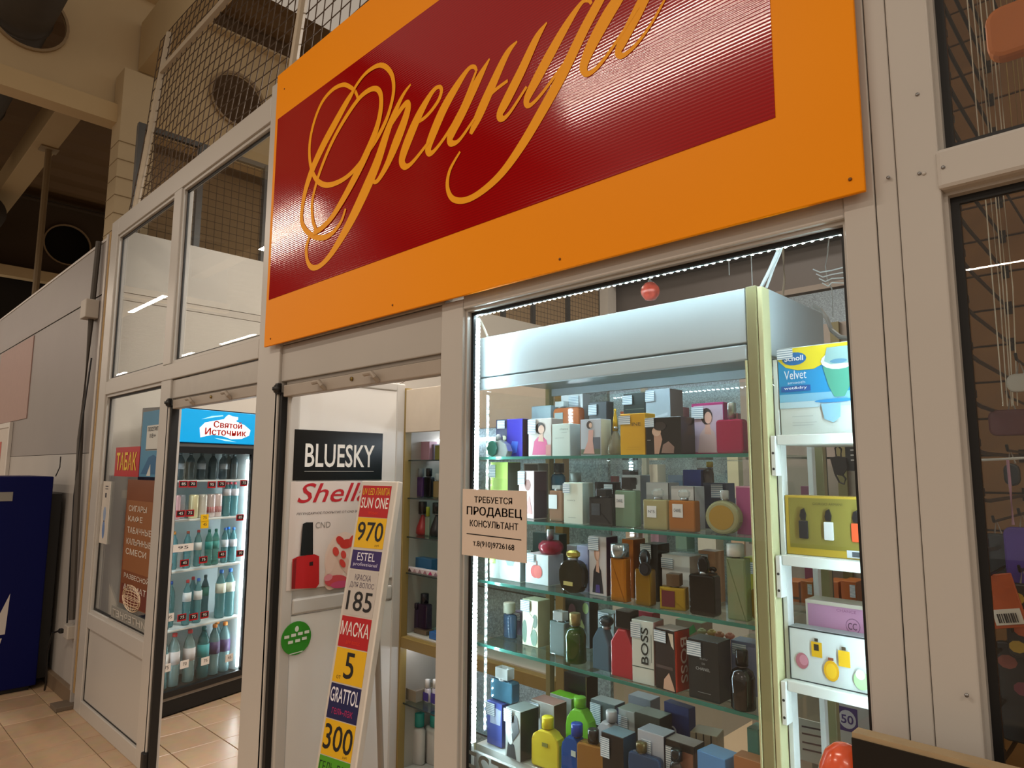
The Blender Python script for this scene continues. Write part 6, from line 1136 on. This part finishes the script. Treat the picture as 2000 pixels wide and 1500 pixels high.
box('card', -0.035, 0.035, 0, 0.006, -0.055, 0.05, M('#a8481a', 0.4, scale=30, var=0.3), e, 0.002); b_ = box('barcode_sticker', -0.018, 0.03, -0.002, -0.0005, -0.048, -0.018, M('#cfc7ba', 0.5), e)
flat('bars', [('#1c1a1a', [(-0.012+0.004*i, -0.044), (-0.012+0.004*i+(0.002 if i % 3 else 0.003), -0.044), (-0.012+0.004*i+(0.002 if i % 3 else 0.003), -0.026), (-0.012+0.004*i, -0.026)]) for i in range(9)], b_, -0.002)
def pouch(px, py, w, h_, c_, label, y=0.42, spots=None):
    o = atY(px, py, y); e = empty('hanging_pouch', o); tag(e, label, 'pouch', 'pouches in the kiosk window'); prism('pouch_body', rrect(-w/2, w/2, -h_, 0, 0.015, 3), -0.008, 0.008, M(c_, 0.5), e, 0.004); peg(o.x, o.y, o.z+0.028, label)
    tube('hang_loop', [(-0.005, 0, 0), (0.0, 0, 0.03), (0.008, 0, 0)], 0.0018, M('#8a7f74', 0.5), e, 5)
    if spots: flat('print', [(cc, ellipse(u*w, -v*h_, w*0.22, w*0.18, 9)) for cc, u, v in spots], e, -0.0081)
pouch(1998, 1030, 0.07, 0.12, '#4a2f86', 'violet pouch at the right edge of the kiosk window'); pouch(1948, 1042, 0.06, 0.11, '#120f0e', 'black pouch next to the violet pouch', 0.5)
pouch(1999, 1140, 0.07, 0.15, '#1b1512', 'dark pouch with yellow flowers under the violet pouch', 0.40, [('#b58a2c', -0.2, 0.2), ('#8f6a24', 0.1, 0.4), ('#b5532c', -0.1, 0.62), ('#a8852c', -0.25, 0.85)])
pouch(1984, 1255, 0.08, 0.2, '#14100e', 'dark pouch with a reddish print low in the kiosk window', 0.42, [('#7a3a2a', -0.2, 0.2), ('#6a2f3a', 0.1, 0.45)])
pouch(1975, 905, 0.03, 0.05, '#0e1013', 'small black pouch below the metal rod', 0.5); pouch(1992, 730, 0.05, 0.04, '#b9b0a2', 'pale tag hanging at the right edge', 0.45); pouch(1975, 800, 0.09, 0.06, '#5a1a16', 'dark red pouch behind the thread ends', 0.55)
cable('pink ribbon hanging in front of the dark pouches', [(1968, 898, 0.4), (1973, 950, 0.4), (1979, 1025, 0.4)], 0.003, '#a5788a')
cable('shiny metal rod across the kiosk window', [(1905, 899, 0.4), (1950, 897, 0.4), (2030, 893, 0.4)], 0.003, '#b5b0a8')
# ================================================================== BLACK BOARD AND ORANGE DOME IN THE FOREGROUND
e = empty('floor_stand', (0.0, -0.10, 0)); tag(e, 'black board with a bare wooden top edge at the bottom right', 'stand')
box('panel', -0.435, 0.75, 0.0, 0.003, 0.25, 1.150, M('#0b0a0a', 0.35, scale=25, var=0.5, name='black_painted_board'), e); box('wood_core', -0.435, 0.75, 0.0035, 0.035, 0.25, 1.158, M('#a8916f', 0.7, scale=30, var=0.15, name='raw_chipboard'), e)
for x in (-0.41, 0.70): box('leg', x-0.02, x+0.02, 0.006, 0.034, 0.0, 0.25, M('#8a7350', 0.7), e)
q = atY(1640, 1462, -0.07); e = empty('orange_dome', (-0.462, -0.06, 0)); tag(e, 'glossy orange plastic dome beside the black board', 'plastic dome')
zt = atY(1640, 1447, -0.06).z
lathe('dome', [(0.045, zt-0.16), (0.047, zt-0.09), (0.043, zt-0.045), (0.032, zt-0.018), (0.016, zt-0.004), (0, zt)], M('#e2582c', 0.2, var=0.03, coat=0.5, name='orange_plastic'), e, 24, sy=0.8)
lathe('pole', [(0.012, 0.01), (0.012, zt-0.158)], STEEL, e, 12); lathe('foot', [(0.05, 0), (0.05, 0.008), (0.012, 0.014)], DARK, e, 20)
